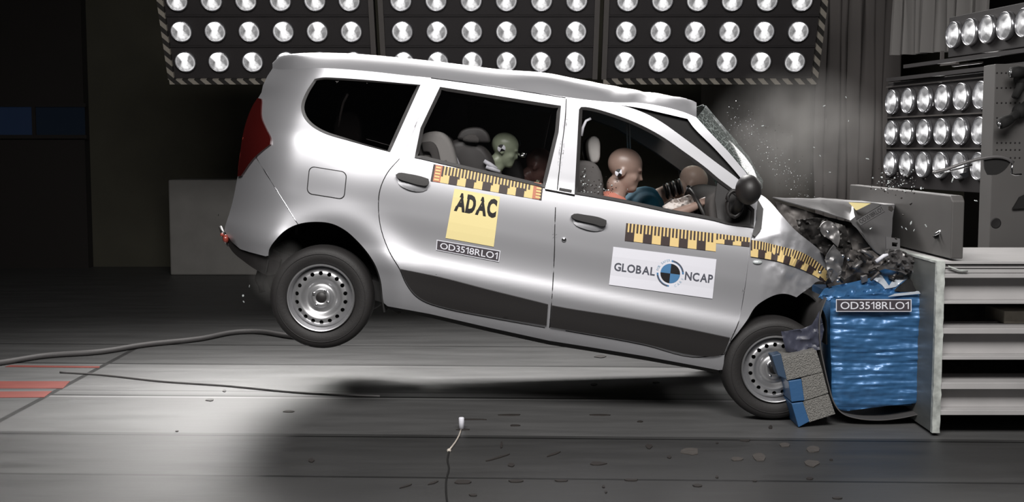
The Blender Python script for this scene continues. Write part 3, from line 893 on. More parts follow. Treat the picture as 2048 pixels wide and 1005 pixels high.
sheet('window_pane', W_R, lambda x, y: CD(x, y) + .016, M['glass'], rd, step=30, solid=.004)
sheet('lower_moulding', crv([(801, 539), (879, 555), (979, 581), (1060, 601), (1072, 604), (1096, 610), (1093, 652), (1080, 650), (979, 633), (879, 612.5), (846, 600), (829, 587), (812, 564)], corner=30), lambda x, y: CD(x, y) - .012 , M['plastic'], rd, step=9, solid=.016, label='black lower door moulding')
handle(rd, [(791, 350), (797, 346), (815, 347.5), (842, 353), (857, 358), (858, 365), (854, 371), (842, 371), (815, 364), (795, 356)], [(794, 357), (815, 364), (842, 371), (858, 369), (854, 380), (838, 384), (812, 378), (797, 368)])
fd = sheet('front_door', D_F, CD, M['paint'], CAR, [W_F], 8, solid=.014)
frame_seal(fd, W_F[:-0 or None], 6.0)
sheet('lower_moulding', crv([(1104, 612), (1130, 617), (1249, 636), (1369, 658), (1460, 677), (1449, 706), (1438, 712), (1385, 711), (1289, 688.5), (1130, 660), (1100, 655)], corner=30), lambda x, y: CD(x, y) - .012, M['plastic'], fd, step=9, solid=.016, label='black lower door moulding')
handle(fd, [(1142, 432), (1148, 428), (1170, 430), (1200, 435.5), (1213, 441), (1213, 449), (1208, 453), (1190, 449), (1160, 442), (1146, 437)], [(1145, 438), (1165, 444), (1190, 450), (1212, 449), (1209, 459), (1195, 463), (1165, 457), (1148, 448)])
b = MB(); c = W(1128, 480, CD(1128, 480) - .002); b.lathe([(.0005, -.006), (.012, -.006), (.0145, -.002), (.0145, .002)], c, 20); lk = b.build('door_lock', M['chrome'], fd)
b = MB(); b.lathe([(.0005, -.008), (.006, -.008), (.007, -.005)], c, 12); b.build('key_slot', M['black'], lk)
sheet('mirror_sail', [(1436, 356), (1470, 382), (1509, 419), (1507, 457), (1455, 449), (1436, 445), (1430, 400)], lambda x, y: CD(x, y) + .004, M['plastic'], fd, step=14, solid=.01)
sheet('pillar_badge', [(1119, 375.5), (1144, 380), (1143, 385), (1118, 380.5)], lambda x, y: CD(x, y) - .006, M['black'], fd, solid=.001)
b = MB(); b.tube([W(x, y, CD(x, y) - .010) for x, y in ((1090, 379), (1112, 383), (1132, 387), (1150, 390.5))], .004, 6); b.build('belt_seal', M['plastic'], fd)
sheet('pillar_gap', A_GAP, lambda x, y: CD(x, y) + .03, M['softblack'], CAR, step=14, solid=.01)
# dark lining of door inner faces is the seal strip along the sill of each window
for poly, dd in (([(829, 316), (1090, 377), (1089, 400), (826, 338)], rd), ([(1149, 389), (1249, 407), (1339, 426), (1428, 443), (1455, 450), (1455, 474), (1148, 414)], fd)):
    sheet('door_card', poly, lambda x, y: CD(x, y) + .05, M['trim'], dd, step=20, solid=.05)

# --- door mirror
b = MB(); c = W(1497, 380, -.10); b.ball(c, (.075, .10, .088), 14)
mr = b.build('door_mirror', M['plastic'], CAR, label='round black door mirror')
b = MB(); b.tube([c + Vector((-.02, .05, -.03)), W(1478, 408, -.02), W(1470, 425, .02)], [.035, .03, .03], 10); b.build('mirror_arm', M['plastic'], mr)
b = MB()
lp = [W(x, y, .0) for x, y in crv([(1456, 392), (1466, 382), (1480, 386), (1484, 400), (1480, 425), (1470, 434), (1459, 430), (1455, 412)], corner=90)]
b.tube(lp + [lp[0]], .012, 8, cap=False); b.build('mirror_bracket', M['plastic'], mr)

# --- windscreen, cracked and bulged
A_O = [(1393, 235), (1413, 257.6), (1436, 282), (1458, 305), (1476, 326), (1493, 347), (1516, 392)]
vs, fs = [], []
NW = 12
for i, (x, y) in enumerate(A_O):
    a = W(x, y, CD(x, y) + .01); c = far(a)
    for k in range(NW + 1):
        t = k / NW; p = a.lerp(c, t)
        bul = .17 * math.sin(math.pi * t) ** .7
        n_ = fbm(p.x * 7, p.y * 7, 5) * .03 * math.sin(math.pi * t)
        vs.append(p + Vector((.75, 0, .55)) * (bul + n_))
for i in range(len(A_O) - 1):
    for k in range(NW): j = i * (NW + 1) + k; fs.append((j, j + 1, j + NW + 2, j + NW + 1))
build('windscreen', vs, fs, M['screen'], CAR, solid=.005)

# --- wheel arches and wheels
def liner(name, poly, depth, y0, y1, m):
    b = MB(); n_ = len(poly)
    vs = [W(x, y, y0) for x, y in poly]; vs2 = [Vector((v.x, y1, v.z)) for v in vs]
    b.add(vs + vs2, [(i, i + 1, n_ + i + 1, n_ + i) for i in range(n_ - 1)] )
    b.add(vs2, [tuple(range(n_))])
    b.build(name, m, CAR, solid=.008)
liner('wheel_arch_liner', [(530, 545)] + crv(ARCH, False, 60) + [(770, 625)], 0, .05, .42, M['softblack'])
F_ARCH = [(1448, 722), (1452, 700), (1474, 668), (1494, 641), (1511, 614), (1540, 592), (1575, 580), (1620, 590), (1650, 630), (1655, 690)]
liner('wheel_arch_liner', crv(F_ARCH, False, 60), 0, .08, .45, M['softblack'])

TYRE = [(.198, .030), (.206, .018), (.222, .006), (.25, .0), (.278, .004), (.296, .016), (.305, .034), (.309, .052), (.309, .160), (.302, .186), (.25, .205), (.20, .19), (.198, .03)]
RIMP = pchip([0, 28, 34, 44, 56, 66, 74, 88, 104, 118, 128, 140, 155, 164, 174, 183],
             [.030, .030, .022, .020, .022, .036, .044, .046, .036, .026, .022, .023, .026, .034, .046, .060])
def wheel(c, far_side=False, steer=0.0, label=None):
    s = -1 if far_side else 1
    w = empty('wheel', c, parent=CAR)
    if label: w['label'] = label
    OFF[w.name] = Vector(c)
    b = MB(); b.lathe([(r, y * s) for r, y in TYRE], c, 72); b.lathe([(.262, -.0005 * s), (.264, -.003 * s), (.267, -.0005 * s)], c, 72); b.build('tyre', M['rubber'], w)
    if far_side:
        b = MB(); b.lathe([(.20, -.03), (.0005, -.03)], c, 40); b.build('rim', M['steel'], w); return w
    b = MB()
    b.lathe([(.198, .034), (.203, .016), (.203, .006), (.199, .001), (.194, .003), (.191, .014), (.188, .034), (.184, .044), (.180, .060), (.178, .15)], c, 72)
    holes = [circ(147 * math.cos(2 * math.pi * (i + .5) / 18), 147 * math.sin(2 * math.pi * (i + .5) / 18), 12.5, n=14) for i in range(18)]
    p, t = region(circ(0, 0, 182, n=64), holes, 8)
    b.add([c + Vector((x / 1000, RIMP(math.hypot(x, y)), -y / 1000)) for x, y in p], t)
    b.build('rim', M['steel'], w, solid=.004)
    b = MB(); b.lathe([(.0005, .022), (.030, .022), (.034, .028)], c, 24); b.build('hub', M['plastic'], w)
    for k in range(4):
        a = math.pi / 4 + k * math.pi / 2 + .2
        q = c + Vector((.050 * math.cos(a), .018, .050 * math.sin(a))); b = MB(); b.lathe([(.0005, -.010), (.008, -.010), (.0095, -.004), (.0095, .012)], q, 6); b.build('wheel_nut', M['chrome'], w)
    b = MB(); b.lathe([(.0005, .075), (.16, .075), (.165, .13)], c, 40); b.build('brake_drum', M['softblack'], w)
    return w
wheel(W(641, 597, .02), label='rear wheel in the air, pale steel rim with round holes')
wheel(W(1551, 740, .02), label='front wheel on the floor, rim partly hidden by blocks')
a = far(W(641, 597, .02)); wheel(a, True)
a = far(W(1551, 740, .02)); wheel(a, True)
b = MB(); a = W(641, 597, .25); b.tube([a, far(a)], .04, 12); b.build('rear_axle', M['darksteel'], CAR)
b = MB(); b.tube([W(768, 612, .12), W(772, 606, .12), W(800, 622, .2)], .02, 8); b.build('jacking_bracket', M['darksteel'], CAR)

# --- crushed front: wing, bonnet, engine bay
def FD(x, y):
    d = CD(min(x, 1560), y) * .6 + .02
    # crease from the door edge to the pointed tip: the panel above it leans back
    ln = 482 + (x - 1505) * (463 - 482) / (1591 - 1505) - 2
    if y < ln: d += .0009 * (ln - y)
    if x > 1555: d += .00002 * (x - 1555) ** 2
    k = min(1, max(0, (x - 1520) / 60.0)) * min(1, max(.15, (y - ln) / 30.0 + .3))
    d += .022 * k * fbm(x / 38.0, y / 46.0, 1.0) + .012 * k * math.sin((x * .8 + y) / 17.0) * (1 if y > 520 else .4)
    return d - .012
WING = crv([(1512, 388), (1524, 391), (1541, 405), (1561, 428), (1592, 462), (1604, 472), (1622, 486), (1640, 502), (1648, 516), (1656, 536), (1661, 552), (1653, 566), (1643, 561), (1630, 566), (1622, 574), (1606, 585), (1593, 595), (1583, 591), (1570, 588), (1552, 590), (1530, 600), (1511, 614), (1494, 641), (1474, 668), (1458, 688), (1450, 706), (1449, 704), (1462, 676), (1478, 639), (1490, 579), (1496, 531), (1500, 495), (1509, 457), (1511, 420)], corner=30)
wing = sheet('front_wing', WING, FD, M['paint'], CAR, step=5, solid=.004, label='crumpled silver front wing')
b = MB(); b.ball(W(1515, 525, FD(1515, 525) - .003), (.028, .012, .012), 10); b.build('side_repeater', M['shard'], wing)
sheet('torn_flange', [(1512, 392), (1527, 418), (1523, 458), (1510, 474), (1505, 470), (1513, 440)], lambda x, y: FD(x, y) - .03, M['plastic'], CAR, solid=.01)

def facet(name, V, F, m, parent, amp=.006, cuts=3, solid=.006, label=None):
    bm = bmesh.new()
    vs = [bm.verts.new(W(*v)) for v in V]
    for f in F: bm.faces.new([vs[i] for i in f])
    bmesh.ops.triangulate(bm, faces=bm.faces[:])
    bmesh.ops.subdivide_edges(bm, edges=bm.edges[:], cuts=cuts, use_grid_fill=True)
    for v in bm.verts:
        v.co += Vector((fbm(v.co.x * 9, v.co.y * 9, v.co.z * 9), fbm(v.co.x * 9, 7 + v.co.y * 9, v.co.z * 9), fbm(v.co.x * 9, v.co.y * 9, 9 + v.co.z * 9))) * amp
    out = [v.co.copy() for v in bm.verts]; bm.verts.index_update()
    fs = [tuple(v.index for v in f.verts) for f in bm.faces]; bm.free()
    return build(name, out, fs, m, parent, solid=solid, label=label, smooth=True)
BON = [(1545, 396, .30), (1640, 424, .20), (1700, 441, .16), (1708, 434, .15), (1704, 406, .34), (1640, 402, .36), (1787, 411, .42), (1776, 520, .20), (1745, 500, .17), (1725, 470, .15),
       (1548, 398, 1.45), (1640, 398, 1.5), (1704, 402, 1.5), (1790, 408, 1.5)]
bon = facet('bonnet', BON, [(0, 5, 4, 3, 2, 1), (3, 4, 6, 7, 8, 9), (2, 3, 9), (0, 10, 11, 5), (5, 11, 12, 4), (4, 12, 13, 6)], M['paintdull'], CAR, amp=.008, label='bonnet folded up into a tent')
BQ = {'d': lambda x, y: .15 + (.34 - .15) * max(0, min(1, (434 - y) / 28)) * .55 + (x - 1708) / 80 * .08 - .035}
s = Sticker([(1697, 405), (1742, 407), (1716, 420), (1712, 421)], lambda x, y: .24, -.01); s.rect(0, 0, 1, 1, 0, 0); s.build('yellow_sticker', [M['yellow']], bon)
s = Sticker([(1712, 440), (1762, 410), (1770, 424), (1722, 452)], lambda x, y: .145, -.03)
s.rect(0, 0, 1, 1, 0, 0); s.rect(0, 0, 1, .06, 1, 1); s.rect(0, .94, 1, 1, 1, 1); s.text('OD3518RLO1', .05, .22, .97, .8, 1, 1); s.build('test_number_plate', [M['paintdull'], M['black']], bon)

def crumple(name, poly, y0, amp, m, parent, sc=30.0, step=5, seed=0, tilt=(0, 0), solid=.006, label=None):
    cx_ = sum(p[0] for p in poly) / len(poly); cy_ = sum(p[1] for p in poly) / len(poly)
    def dd(x, y):
        r = abs(fbm(x / sc, y / sc, seed)) + .5 * abs(fbm(x / sc * 2.3, y / sc * 2.3, seed + 4))
        return y0 + amp * (r - .4) * 2 + tilt[0] * (x - cx_) / 100 + tilt[1] * (y - cy_) / 100
    return sheet(name, poly, dd, m, parent, step=step, solid=solid, label=label)
eng = crumple('engine_bay', [(1550, 404), (1600, 418), (1660, 436), (1705, 446), (1745, 500), (1790, 512), (1835, 520), (1838, 545), (1790, 548), (1740, 560), (1690, 578), (1655, 580), (1640, 505), (1600, 475), (1560, 430)], .28, .03, M['engine'], CAR, 75, 5, 3)
crumple('inner_wing', [(1592, 440), (1640, 436), (1690, 452), (1705, 500), (1668, 520), (1640, 505), (1604, 474)], .17, .035, M['darksteel'], eng, 34, 5, 8)
crumple('suspension_dome', crv([(1640, 455), (1655, 442), (1672, 452), (1680, 475), (1676, 495), (1660, 480), (1645, 470)], corner=80), .10, .02, M['alu'], eng, 40, 5, 2)
crumple('torn_panel', [(1655, 545), (1650, 515), (1668, 490), (1688, 516), (1682, 548), (1664, 566)], .07, .02, M['paintdull'], eng, 30, 5, 6, (.12, 0))
crumple('torn_panel', [(1700, 500), (1745, 502), (1770, 522), (1745, 548), (1712, 545), (1690, 560), (1694, 530)], .10, .03, M['engine'], eng, 44, 4, 9)
random.seed(5)
for k in range(10):
    x, y = random.uniform(1655, 1790), random.uniform(500, 560)
    pts = [W(x + random.uniform(-24, 24) * j * .5, y + random.uniform(-12, 12) * j * .5, random.uniform(.02, .12)) for j in range(4)]
    b = MB(); b.tube([pts[0], pts[0].lerp(pts[1], .5), pts[1], pts[2]], random.uniform(.006, .014), 7)
    b.build('bent_rod', [M['darksteel'], M['engine'], M['alu']][k % 3], eng)
for k in range(8):
    x, y = random.uniform(1650, 1740), random.uniform(500, 585)
    b = MB(); R_ = Matrix.Rotation(random.uniform(0, 3), 3, 'Y') @ Matrix.Rotation(random.uniform(0, 3), 3, 'X')
    c = W(x, y, .03 + random.uniform(0, .06)); hx, hy, hz_ = random.uniform(.008, .035), random.uniform(.004, .012), random.uniform(.008, .03)
    vs = [c + R_ @ Vector((sx * hx * random.uniform(.5, 1), sy * hy, sz * hz_ * random.uniform(.5, 1))) for sx in (-1, 1) for sy in (-1, 1) for sz in (-1, 1)]
    b.add(vs, [(0, 1, 3, 2), (4, 6, 7, 5), (0, 4, 5, 1), (2, 3, 7, 6), (0, 2, 6, 4), (1, 5, 7, 3)])
    b.build('broken_bracket', [M['darksteel'], M['alu'], M['engine'], M['plastic']][k % 4], eng, smooth=False)
for x, y in ((1686, 512), (1697, 518), (1656, 465), (1676, 562), (1640, 545)):
    b = MB(); b.ball(W(x, y, .03), (.012, .008, .010), 6); b.build('bolt_head', M['chrome'], eng)
b = MB(); b.tube([W(1752, 524, .0), W(1768, 512, .0), W(1776, 510, 0)], [.012, .012, .008], 8); b.build('bright_clip', M['white'], eng)
b = MB(); b.tube([W(1722, 501, .02), W(1735, 506, .02), W(1746, 515, .03)], [.011, .012, .008], 8); b.build('bent_rod', M['alu'], eng)
sheet('number_plate_bracket', [(1772, 474), (1800, 478), (1800, 500), (1772, 498)], .12, M['paintdull'], eng, [[(1784, 485), (1796, 486), (1794, 494), (1784, 493)]], solid=.01)
# blue-grey piece of wheel arch lining torn over the front wheel
crumple('torn_arch_lining', [(1562, 664), (1600, 660), (1624, 650), (1640, 622), (1648, 660), (1640, 700), (1596, 708), (1572, 704)], -.06, .02, mat('blue_grey_lining', (62, 64, 78), .45), CAR, 40, 6, 4)

# --- tape measures and stickers on the flank
def tape(name, q, n_blocks, first, parent, depth, u0=0.0, u1=1.0, period=None, ends=False, label=None, curve=None):
    s = Sticker(curve or q, depth, -.004)
    s.rect(0, 0, 1, 1, 0, 0, 24, 1)
    bw = (u1 - u0) / n_blocks
    for k in range(n_blocks):
        if (k % 2 == 0) == first: s.rect(u0 + k * bw, .50, u0 + (k + 1) * bw, 1, 1, 1, 2)
    t = bw / 2.5; k = 0
    while u0 + (k + 1) * t <= u1 + 1e-6:
        ln = .62 if k % 5 in (0,) else .5
        s.rect(u0 + k * t, 0, u0 + (k + .52) * t, ln, 1, 1); k += 1
    if ends:
        for a, c in ((0, u0), (u1, 1)):
            s.rect(a, 0, c, 1, 2, 1)
            s.rect(a if a == 0 else c - .02, 0, (a + .02) if a == 0 else c, 1, 1, 2)
            for j in range(5): s.rect(a + .028, .1 + j * .18, c - .012, .2 + j * .18, 0, 2)
    return s.build(name, [M['tapeyellow'], M['brownblack'], M['orange']], parent, label)
tape('tape_measure', [(867, 328.5), (1087, 367.5), (1083, 400.5), (861, 362)], 11, False, rd, CD, .085, .915, ends=True, label='black and yellow tape below the rear door window, orange ends')
tape('tape_measure', [(1252.6, 446.6), (1433, 467.5), (1431.5, 503.5), (1249.4, 481.6)], 10, True, fd, CD, 0, .985, label='black and yellow tape on the front door')
tp = [(1433, 467.5), (1500, 475.8), (1499, 494), (1432, 487)]
tape('tape_measure', tp, 4, False, fd, CD, 0, 1, label='narrow end of the front door tape')
UP = crv([(1501.5, 480), (1525, 484), (1549, 490), (1577, 497), (1603, 505), (1625, 517), (1643, 531), (1654, 542), (1660, 551)], False, 80)
LO = crv([(1501.5, 513.5), (1525, 517), (1552, 522), (1578, 530), (1603, 539), (1622, 548), (1636, 556), (1645, 562), (1650, 566)], False, 80)
def pl(P, t):
    i = min(int(t * (len(P) - 1)), len(P) - 2); f = t * (len(P) - 1) - i
    return Vector(P[i]).lerp(Vector(P[i + 1]), f)
tape('tape_measure', None, 12, False, wing, lambda x, y: FD(x, y) - .006, 0, 1, curve=lambda u, v: pl(UP, u).lerp(pl(LO, u), v), label='black and yellow tape bent around the crumpled wing')

s = Sticker([(909, 377.5), (1000, 394), (987.5, 494), (891, 476.5)], CD, -.0035)
s.rect(0, 0, 1, 1, 0, 0, 4, 6); s.text('ADAC', .07, .06, .96, .44, 1, 1, .055, .035)
s.build('club_sticker', [M['yellow'], M['black']], rd)
s = Sticker([(873.5, 480), (1001, 502), (998, 524.5), (872, 500.5)], CD, -.006)
s.rect(0, 0, 1, 1, 1, 0, 4, 2); s.rect(.012, .07, .988, .93, 0, 1, 4, 2); s.text('OD3518RLO1', .06, .20, .965, .80, 1, 2, .004)
s.build('test_number_plate', [M['plate'], M['white']], rd)
s = Sticker([(1226.7, 494), (1433, 519), (1425, 598), (1218, 570)], CD, -.005)
s.rect(0, 0, 1, 1, 0, 0, 8, 4)
s.text('GLOBAL', .030, .40, .425, .62, 1, 1, .026); s.text('NCAP', .715, .40, .985, .62, 1, 1, .026)
lc, asp = (.572, .505), 208 / 79.0
def pol(r, a): return (lc[0] + r / asp * math.cos(a), lc[1] - r * math.sin(a))
for q, mi in ((0, 1), (1, 2), (2, 1), (3, 2)):
    n_ = 8; pts = [lc] + [pol(.25, math.pi / 2 * (q + j / n_)) for j in range(n_ + 1)]
    s.face(pts, [(0, j + 1, j + 2) for j in range(n_)], 4 if mi == 1 else 2, 1)
for a0, a1, mi in ((.02, .5, 2), (.08, .46, 3), (1.02, 1.5, 2), (1.08, 1.46, 3)):
    r0, r1 = (.30, .345) if mi == 2 else (.312, .345)
    n_ = 10; pts = [pol(r0, math.pi * (a0 + (a1 - a0) * j / n_)) for j in range(n_ + 1)] + [pol(r1, math.pi * (a0 + (a1 - a0) * j / n_)) for j in range(n_ + 1)]
    s.face(pts, [(j, j + 1, n_ + 2 + j, n_ + 1 + j) for j in range(n_)], mi, 1 if mi == 2 else 2)
for word, a0, a1 in (('FOR SAFER', .97, .53), ('CARS', 1.62, 1.94)):
    for i, ch in enumerate(word):
        if ch == ' ': continue
        a = math.pi * (a0 + (a1 - a0) * (i + .5) / len(word))
        vs, fs, ap = glyphs(ch)
        h = .06; w_ = h * ap; top = a0 < 1
        out = []
        for x, y in vs:
            lx, ly = (x - .5) * w_, (y - .5) * h
            th = a - math.pi / 2 if top else a + math.pi / 2
            gx_, gy_ = lx * math.cos(th) - ly * math.sin(th), lx * math.sin(th) + ly * math.cos(th)
            c_ = (.335 * math.cos(a), .335 * math.sin(a))
            out.append((lc[0] + (c_[0] + gx_) / asp, lc[1] - (c_[1] + gy_)))
        s.face(out, fs, 5, 1)
s.build('safety_logo_sheet', [M['white'], M['logogrey'], M['logoblue'], M['logogrey'], M['black'], M['logopale']], fd)

# ------------------------------------------------------------------ cabin: seats, wheel, dashboard (parts of the car)
def slab(name, poly, y0, y1, m, parent, bevel=.03, label=None, rnd=True):
    q = crv(poly, corner=75) if rnd else poly
    n_ = len(q)
    a = [W(x, y, y0) for x, y in q]; c = [Vector((v.x, y1, v.z)) for v in a]
    fs = [tuple(range(n_)), tuple(range(2 * n_ - 1, n_ - 1, -1))] + [(i, n_ + i, n_ + (i + 1) % n_, (i + 1) % n_) for i in range(n_)]
    o = build(name, a + c, fs, m, parent, label=label, smooth=True)
    b = o.modifiers.new('edges', 'BEVEL'); b.width = bevel; b.segments = 3; b.limit_method = 'ANGLE'; b.angle_limit = math.radians(50)
    return o
def seat(back, cush, head, y0, y1, m, mh):
    s = slab('seat', cush, y0, y1, m, CAR)
    slab('backrest', back, y0, y1, m, s)
    if head:
        yc_ = (y0 + y1) / 2; slab('headrest', head, yc_ - .13, yc_ + .13, mh, s, .04)
    return s
FB, FC, FH = [(1150, 330), (1172, 322), (1196, 332), (1208, 400), (1200, 545), (1140, 545), (1136, 430)], [(1140, 525), (1330, 560), (1335, 600), (1140, 585)], [(1178, 280), (1188, 270), (1198, 278), (1201, 300), (1196, 325), (1183, 328), (1177, 305)]
seat(FB, FC, FH, .26, .74, M['seatdark'], M['seat'])
sh = lambda P, dx, dy: [(x + dx, y + dy) for x, y in P]
seat(sh(FB, -4, 0), sh(FC, -4, 0), sh(FH, -8, 2), 1.02, 1.50, M['seatdark'], M['seatdark'])
rs = seat([(838, 275), (858, 264), (885, 266), (908, 300), (920, 420), (860, 430), (840, 330)], [(850, 420), (1040, 440), (1040, 480), (850, 470)], None, .24, .50, M['seat'], M['seat'])
slab('side_bolster', [(842, 285), (866, 285), (880, 320), (882, 340), (868, 340), (858, 305), (846, 305)], .20, .25, M['seatdark'], rs, .01)
seat([(845, 280), (862, 270), (900, 274), (920, 330), (925, 420), (860, 430), (845, 330)], [(850, 420), (1040, 440), (1040, 480), (850, 470)], None, .54, 1.48, M['seatdark'], M['seatdark'])
slab('third_row_seat', [(672, 235), (690, 222), (712, 228), (722, 260), (715, 330), (670, 320)], .45, .75, M['seatdark'], CAR)
b = MB(); b.tube([W(x, y, .22) for x, y in ((696, 188), (687, 205), (682, 225), (677, 255))], .008, 6); b.build('seat_belt', M['seat'], CAR)
b = MB(); b.tube([W(x, y, .2) for x, y in ((1182, 237), (1172, 242), (1166, 255), (1163, 272))], .009, 6); b.build('seat_belt', M['white'], CAR)
b = MB()
for dx in (0, 5): b.tube([W(1252 + dx, 232, 1.35), W(1254 + dx, 265, 1.38), W(1256 + dx, 310, 1.4)], .006, 6)
b.build('seat_belt', M['seat'], CAR)
slab('dashboard', [(1425, 392), (1470, 380), (1500, 400), (1500, 520), (1440, 500), (1420, 440)], .14, 1.6, M['seatdark'], CAR, .04)
b = MB(); c = W(1402, 432, .48); n_ = 28; ax = Matrix.Rotation(math.radians(-25), 3, 'Y')
ring = [c + ax @ Vector((0, .18 * math.cos(2 * math.pi * i / n_), .18 * math.sin(2 * math.pi * i / n_))) for i in range(n_ + 1)]
b.tube(ring, .014, 8, cap=False)
for a in (0, 2.1, 4.2): b.tube([c, c + ax @ Vector((0, .18 * math.cos(a), .18 * math.sin(a)))], .012, 6)
b.tube([c, c + Vector((.2, 0, -.09))], .03, 8)
b.build('steering_wheel', M['plastic'], CAR)
crumple('airbag', [(1326, 412), (1345, 400), (1378, 391), (1392, 398), (1384, 418), (1370, 428), (1335, 424)], .40, .05, M['airbag'], CAR, 26, 4, 12, (.1, 0), label='deflated white airbag')

# ------------------------------------------------------------------ crash test dummies
def head_mesh(b, c, tilt, s, m=0, jaw=1.0):
    """a moulded head looking to the right of the picture, nodding by tilt degrees"""
    R_ = Matrix.Rotation(math.radians(tilt), 3, 'Y')
    def e(p, r, mi=m): b.ball(Vector(c) + R_ @ (Vector(p) * s), tuple(v * s for v in r), 14, mi, R_)
    e((-.004, 0, .030), (.104, .080, .094))
    e((.030, 0, -.040), (.070, .064, .088))
    e((.060, 0, -.098 * jaw), (.040, .042, .032))
    e((.086, 0, .012), (.020, .055, .014))                # brow
    e((.102, 0, -.024), (.013, .013, .026)); e((.110, 0, -.038), (.013, .016, .010))     # nose
    e((.092, 0, -.070), (.010, .026, .006)); e((.089, 0, -.082), (.010, .024, .006))     # lips
    for sy in (-1, 1):
        e((-.012, sy * .076, -.022), (.020, .010, .030))  # ears
        e((.056, sy * .042, -.038), (.030, .022, .026))   # cheeks
    e((-.03, 0, -.105), (.052, .052, .06))                # top of the neck
def hand(b, w, d, R=.028, s=1.0, side=-1):
    """palm, four fingers of their own lengths and a thumb, curled forward along d"""
    d = Vector(d).normalized(); up = Vector((0, 0, 1)); sd = d.cross(up).normalized() * side; nn = sd.cross(d)
    b.tube([w, w + d * .05 * s, w + d * .09 * s], [.024 * s, .034 * s, .030 * s], 10)
    for i, L in enumerate((.070, .080, .074, .056)):
        r0 = w + d * .085 * s + sd * (i - 1.5) * .021 * s
        p1 = r0 + d * L * .45 * s - nn * .008 * s; p2 = p1 + (d * .7 - nn * .7) * L * .33 * s; p3 = p2 + (d * .2 - nn) * L * .25 * s
        b.tube([r0, p1, p2, p3], [.0095 * s, .009 * s, .0085 * s, .007 * s], 8)
    t0 = w + d * .035 * s - sd * .03 * s
    b.tube([t0, t0 + (d * .6 - sd * .8) * .03 * s, t0 + (d - sd * .35) * .065 * s], [.012 * s, .011 * s, .009 * s], 8)
def limb(b, P, R, n=12):
    P = [Vector(p) for p in P]
    # fill in and cap with balls so that the remeshed surface is one
    b.tube(P, R, n)
    for p, r in zip(P, R): b.ball(p, r, 8)
def remesh(o, vox, it=4):
    r = o.modifiers.new('one_surface', 'REMESH'); r.mode = 'VOXEL'; r.voxel_size = vox; r.use_smooth_shade = True
    s = o.modifiers.new('soften', 'SMOOTH'); s.factor = .5; s.iterations = it
def dummy(label, y, hips, chest, neck, head, tilt, hs, knees, feet, elbows, hands_, wsh, whip, skin, shirt, marks=(), group='crash test dummies', k=1.0):
    base = W(*hips, y)
    root = empty('crash_test_dummy', base, label, 'crash test dummy', group)
    P = lambda p, dy=0: W(p[0], p[1], y + dy)
    b = MB()
    hip, ch, nk, hd = P(hips), P(chest), P(neck), P(head)
    limb(b, [hip, hip.lerp(ch, .45), ch], [.125 * k, .115 * k, .125 * k])
    limb(b, [ch + Vector((0, -wsh, 0)), ch, ch + Vector((0, wsh, 0))], [.075 * k, .11 * k, .075 * k])
    limb(b, [ch, nk, hd.lerp(nk, .4)], [.075 * k, .052 * k, .05 * k])
    limb(b, [hip + Vector((0, -whip, 0)), hip, hip + Vector((0, whip, 0))], [.095 * k, .12 * k, .095 * k])
    head_mesh(b, hd, tilt, hs)
    sl = MB()
    for sgn in (-1, 1):
        s0 = ch + Vector((0, sgn * wsh, 0)); e0 = P(elbows, sgn * (wsh + .03)); h0 = P(hands_, sgn * wsh * .75)
        limb(b, [s0, s0.lerp(e0, .5), e0, e0.lerp(h0, .35), h0], [.055 * k, .05 * k, .043 * k, .042 * k, .028 * k])
        hand(b, h0, (h0 - e0), s=k, side=sgn)
        t0 = hip + Vector((0, sgn * whip, 0)); k0 = P(knees, sgn * (whip + .03)); f0 = P(feet, sgn * (whip + .02))
        limb(b, [t0, t0.lerp(k0, .5), k0], [.09 * k, .078 * k, .06 * k]); limb(b, [k0, k0.lerp(f0, .35), f0], [.058 * k, .056 * k, .038 * k])
        limb(b, [f0, f0 + Vector((.08 * k, 0, -.03 * k)), f0 + Vector((.17 * k, 0, -.03 * k))], [.042 * k, .042 * k, .03 * k])
        limb(sl, [s0, s0.lerp(e0, .45), s0.lerp(e0, .75)], [.068 * k, .061 * k, .056 * k])
    o = b.build('body', [skin], root); remesh(o, .0085)
    limb(sl, [hip.lerp(ch, .1), hip.lerp(ch, .45), ch], [.137 * k, .13 * k, .138 * k])
    limb(sl, [ch + Vector((0, -wsh, 0)), ch, ch + Vector((0, wsh, 0))], [.087 * k, .124 * k, .087 * k])
    o = sl.build('shirt', [shirt], root); remesh(o, .012)
    for (mx_, my_, rp) in marks:
        dn = -.083 * hs
        s = Sticker(lambda u, v: Vector((mx_ + (u - .5) * 2 * rp, my_ + (v - .5) * 2 * rp)), lambda x, yy: y + dn + .012 * ((x - mx_) ** 2 + (yy - my_) ** 2) / rp ** 2, -.010)
        for q in range(4):
            pts = [(.5, .5)] + [(.5 + .5 * math.cos(math.pi / 2 * (q + j / 6) + .5), .5 + .5 * math.sin(math.pi / 2 * (q + j / 6) + .5)) for j in range(7)]
            s.face(pts, [(0, j + 1, j + 2) for j in range(6)], q % 2, 0)
        s.build('target_mark', [M['black'], M['white']], root)
    return root
D1 = dummy('crash test dummy in the driver seat, brown head bowed behind the front window', .47, (1165, 520), (1218, 425), (1236, 388), (1249, 338), 14, 1.06, (1350, 520), (1440, 640), (1300, 450), (1392, 412), .17, .10, M['headbrown'], M['peach'], [(1238, 346, 8)])
D2 = dummy('crash test dummy in the far front seat, head thrown forward near the windscreen', 1.25, (1195, 480), (1290, 412), (1338, 382), (1384, 366), 32, .98, (1350, 480), (1420, 560), (1320, 440), (1400, 400), .17, .10, M['headtan'], M['teal'], [(1379, 377, 7)])
b = MB()
for i in range(6):
    a = W(1330 + i * 6, 384 - i * 2.2, 1.16); b.tube([a, a + Vector((.010, 0, .003))], .055, 14, i % 2)
b.build('neck_disc', [M['softblack'], M['steel']], D2)
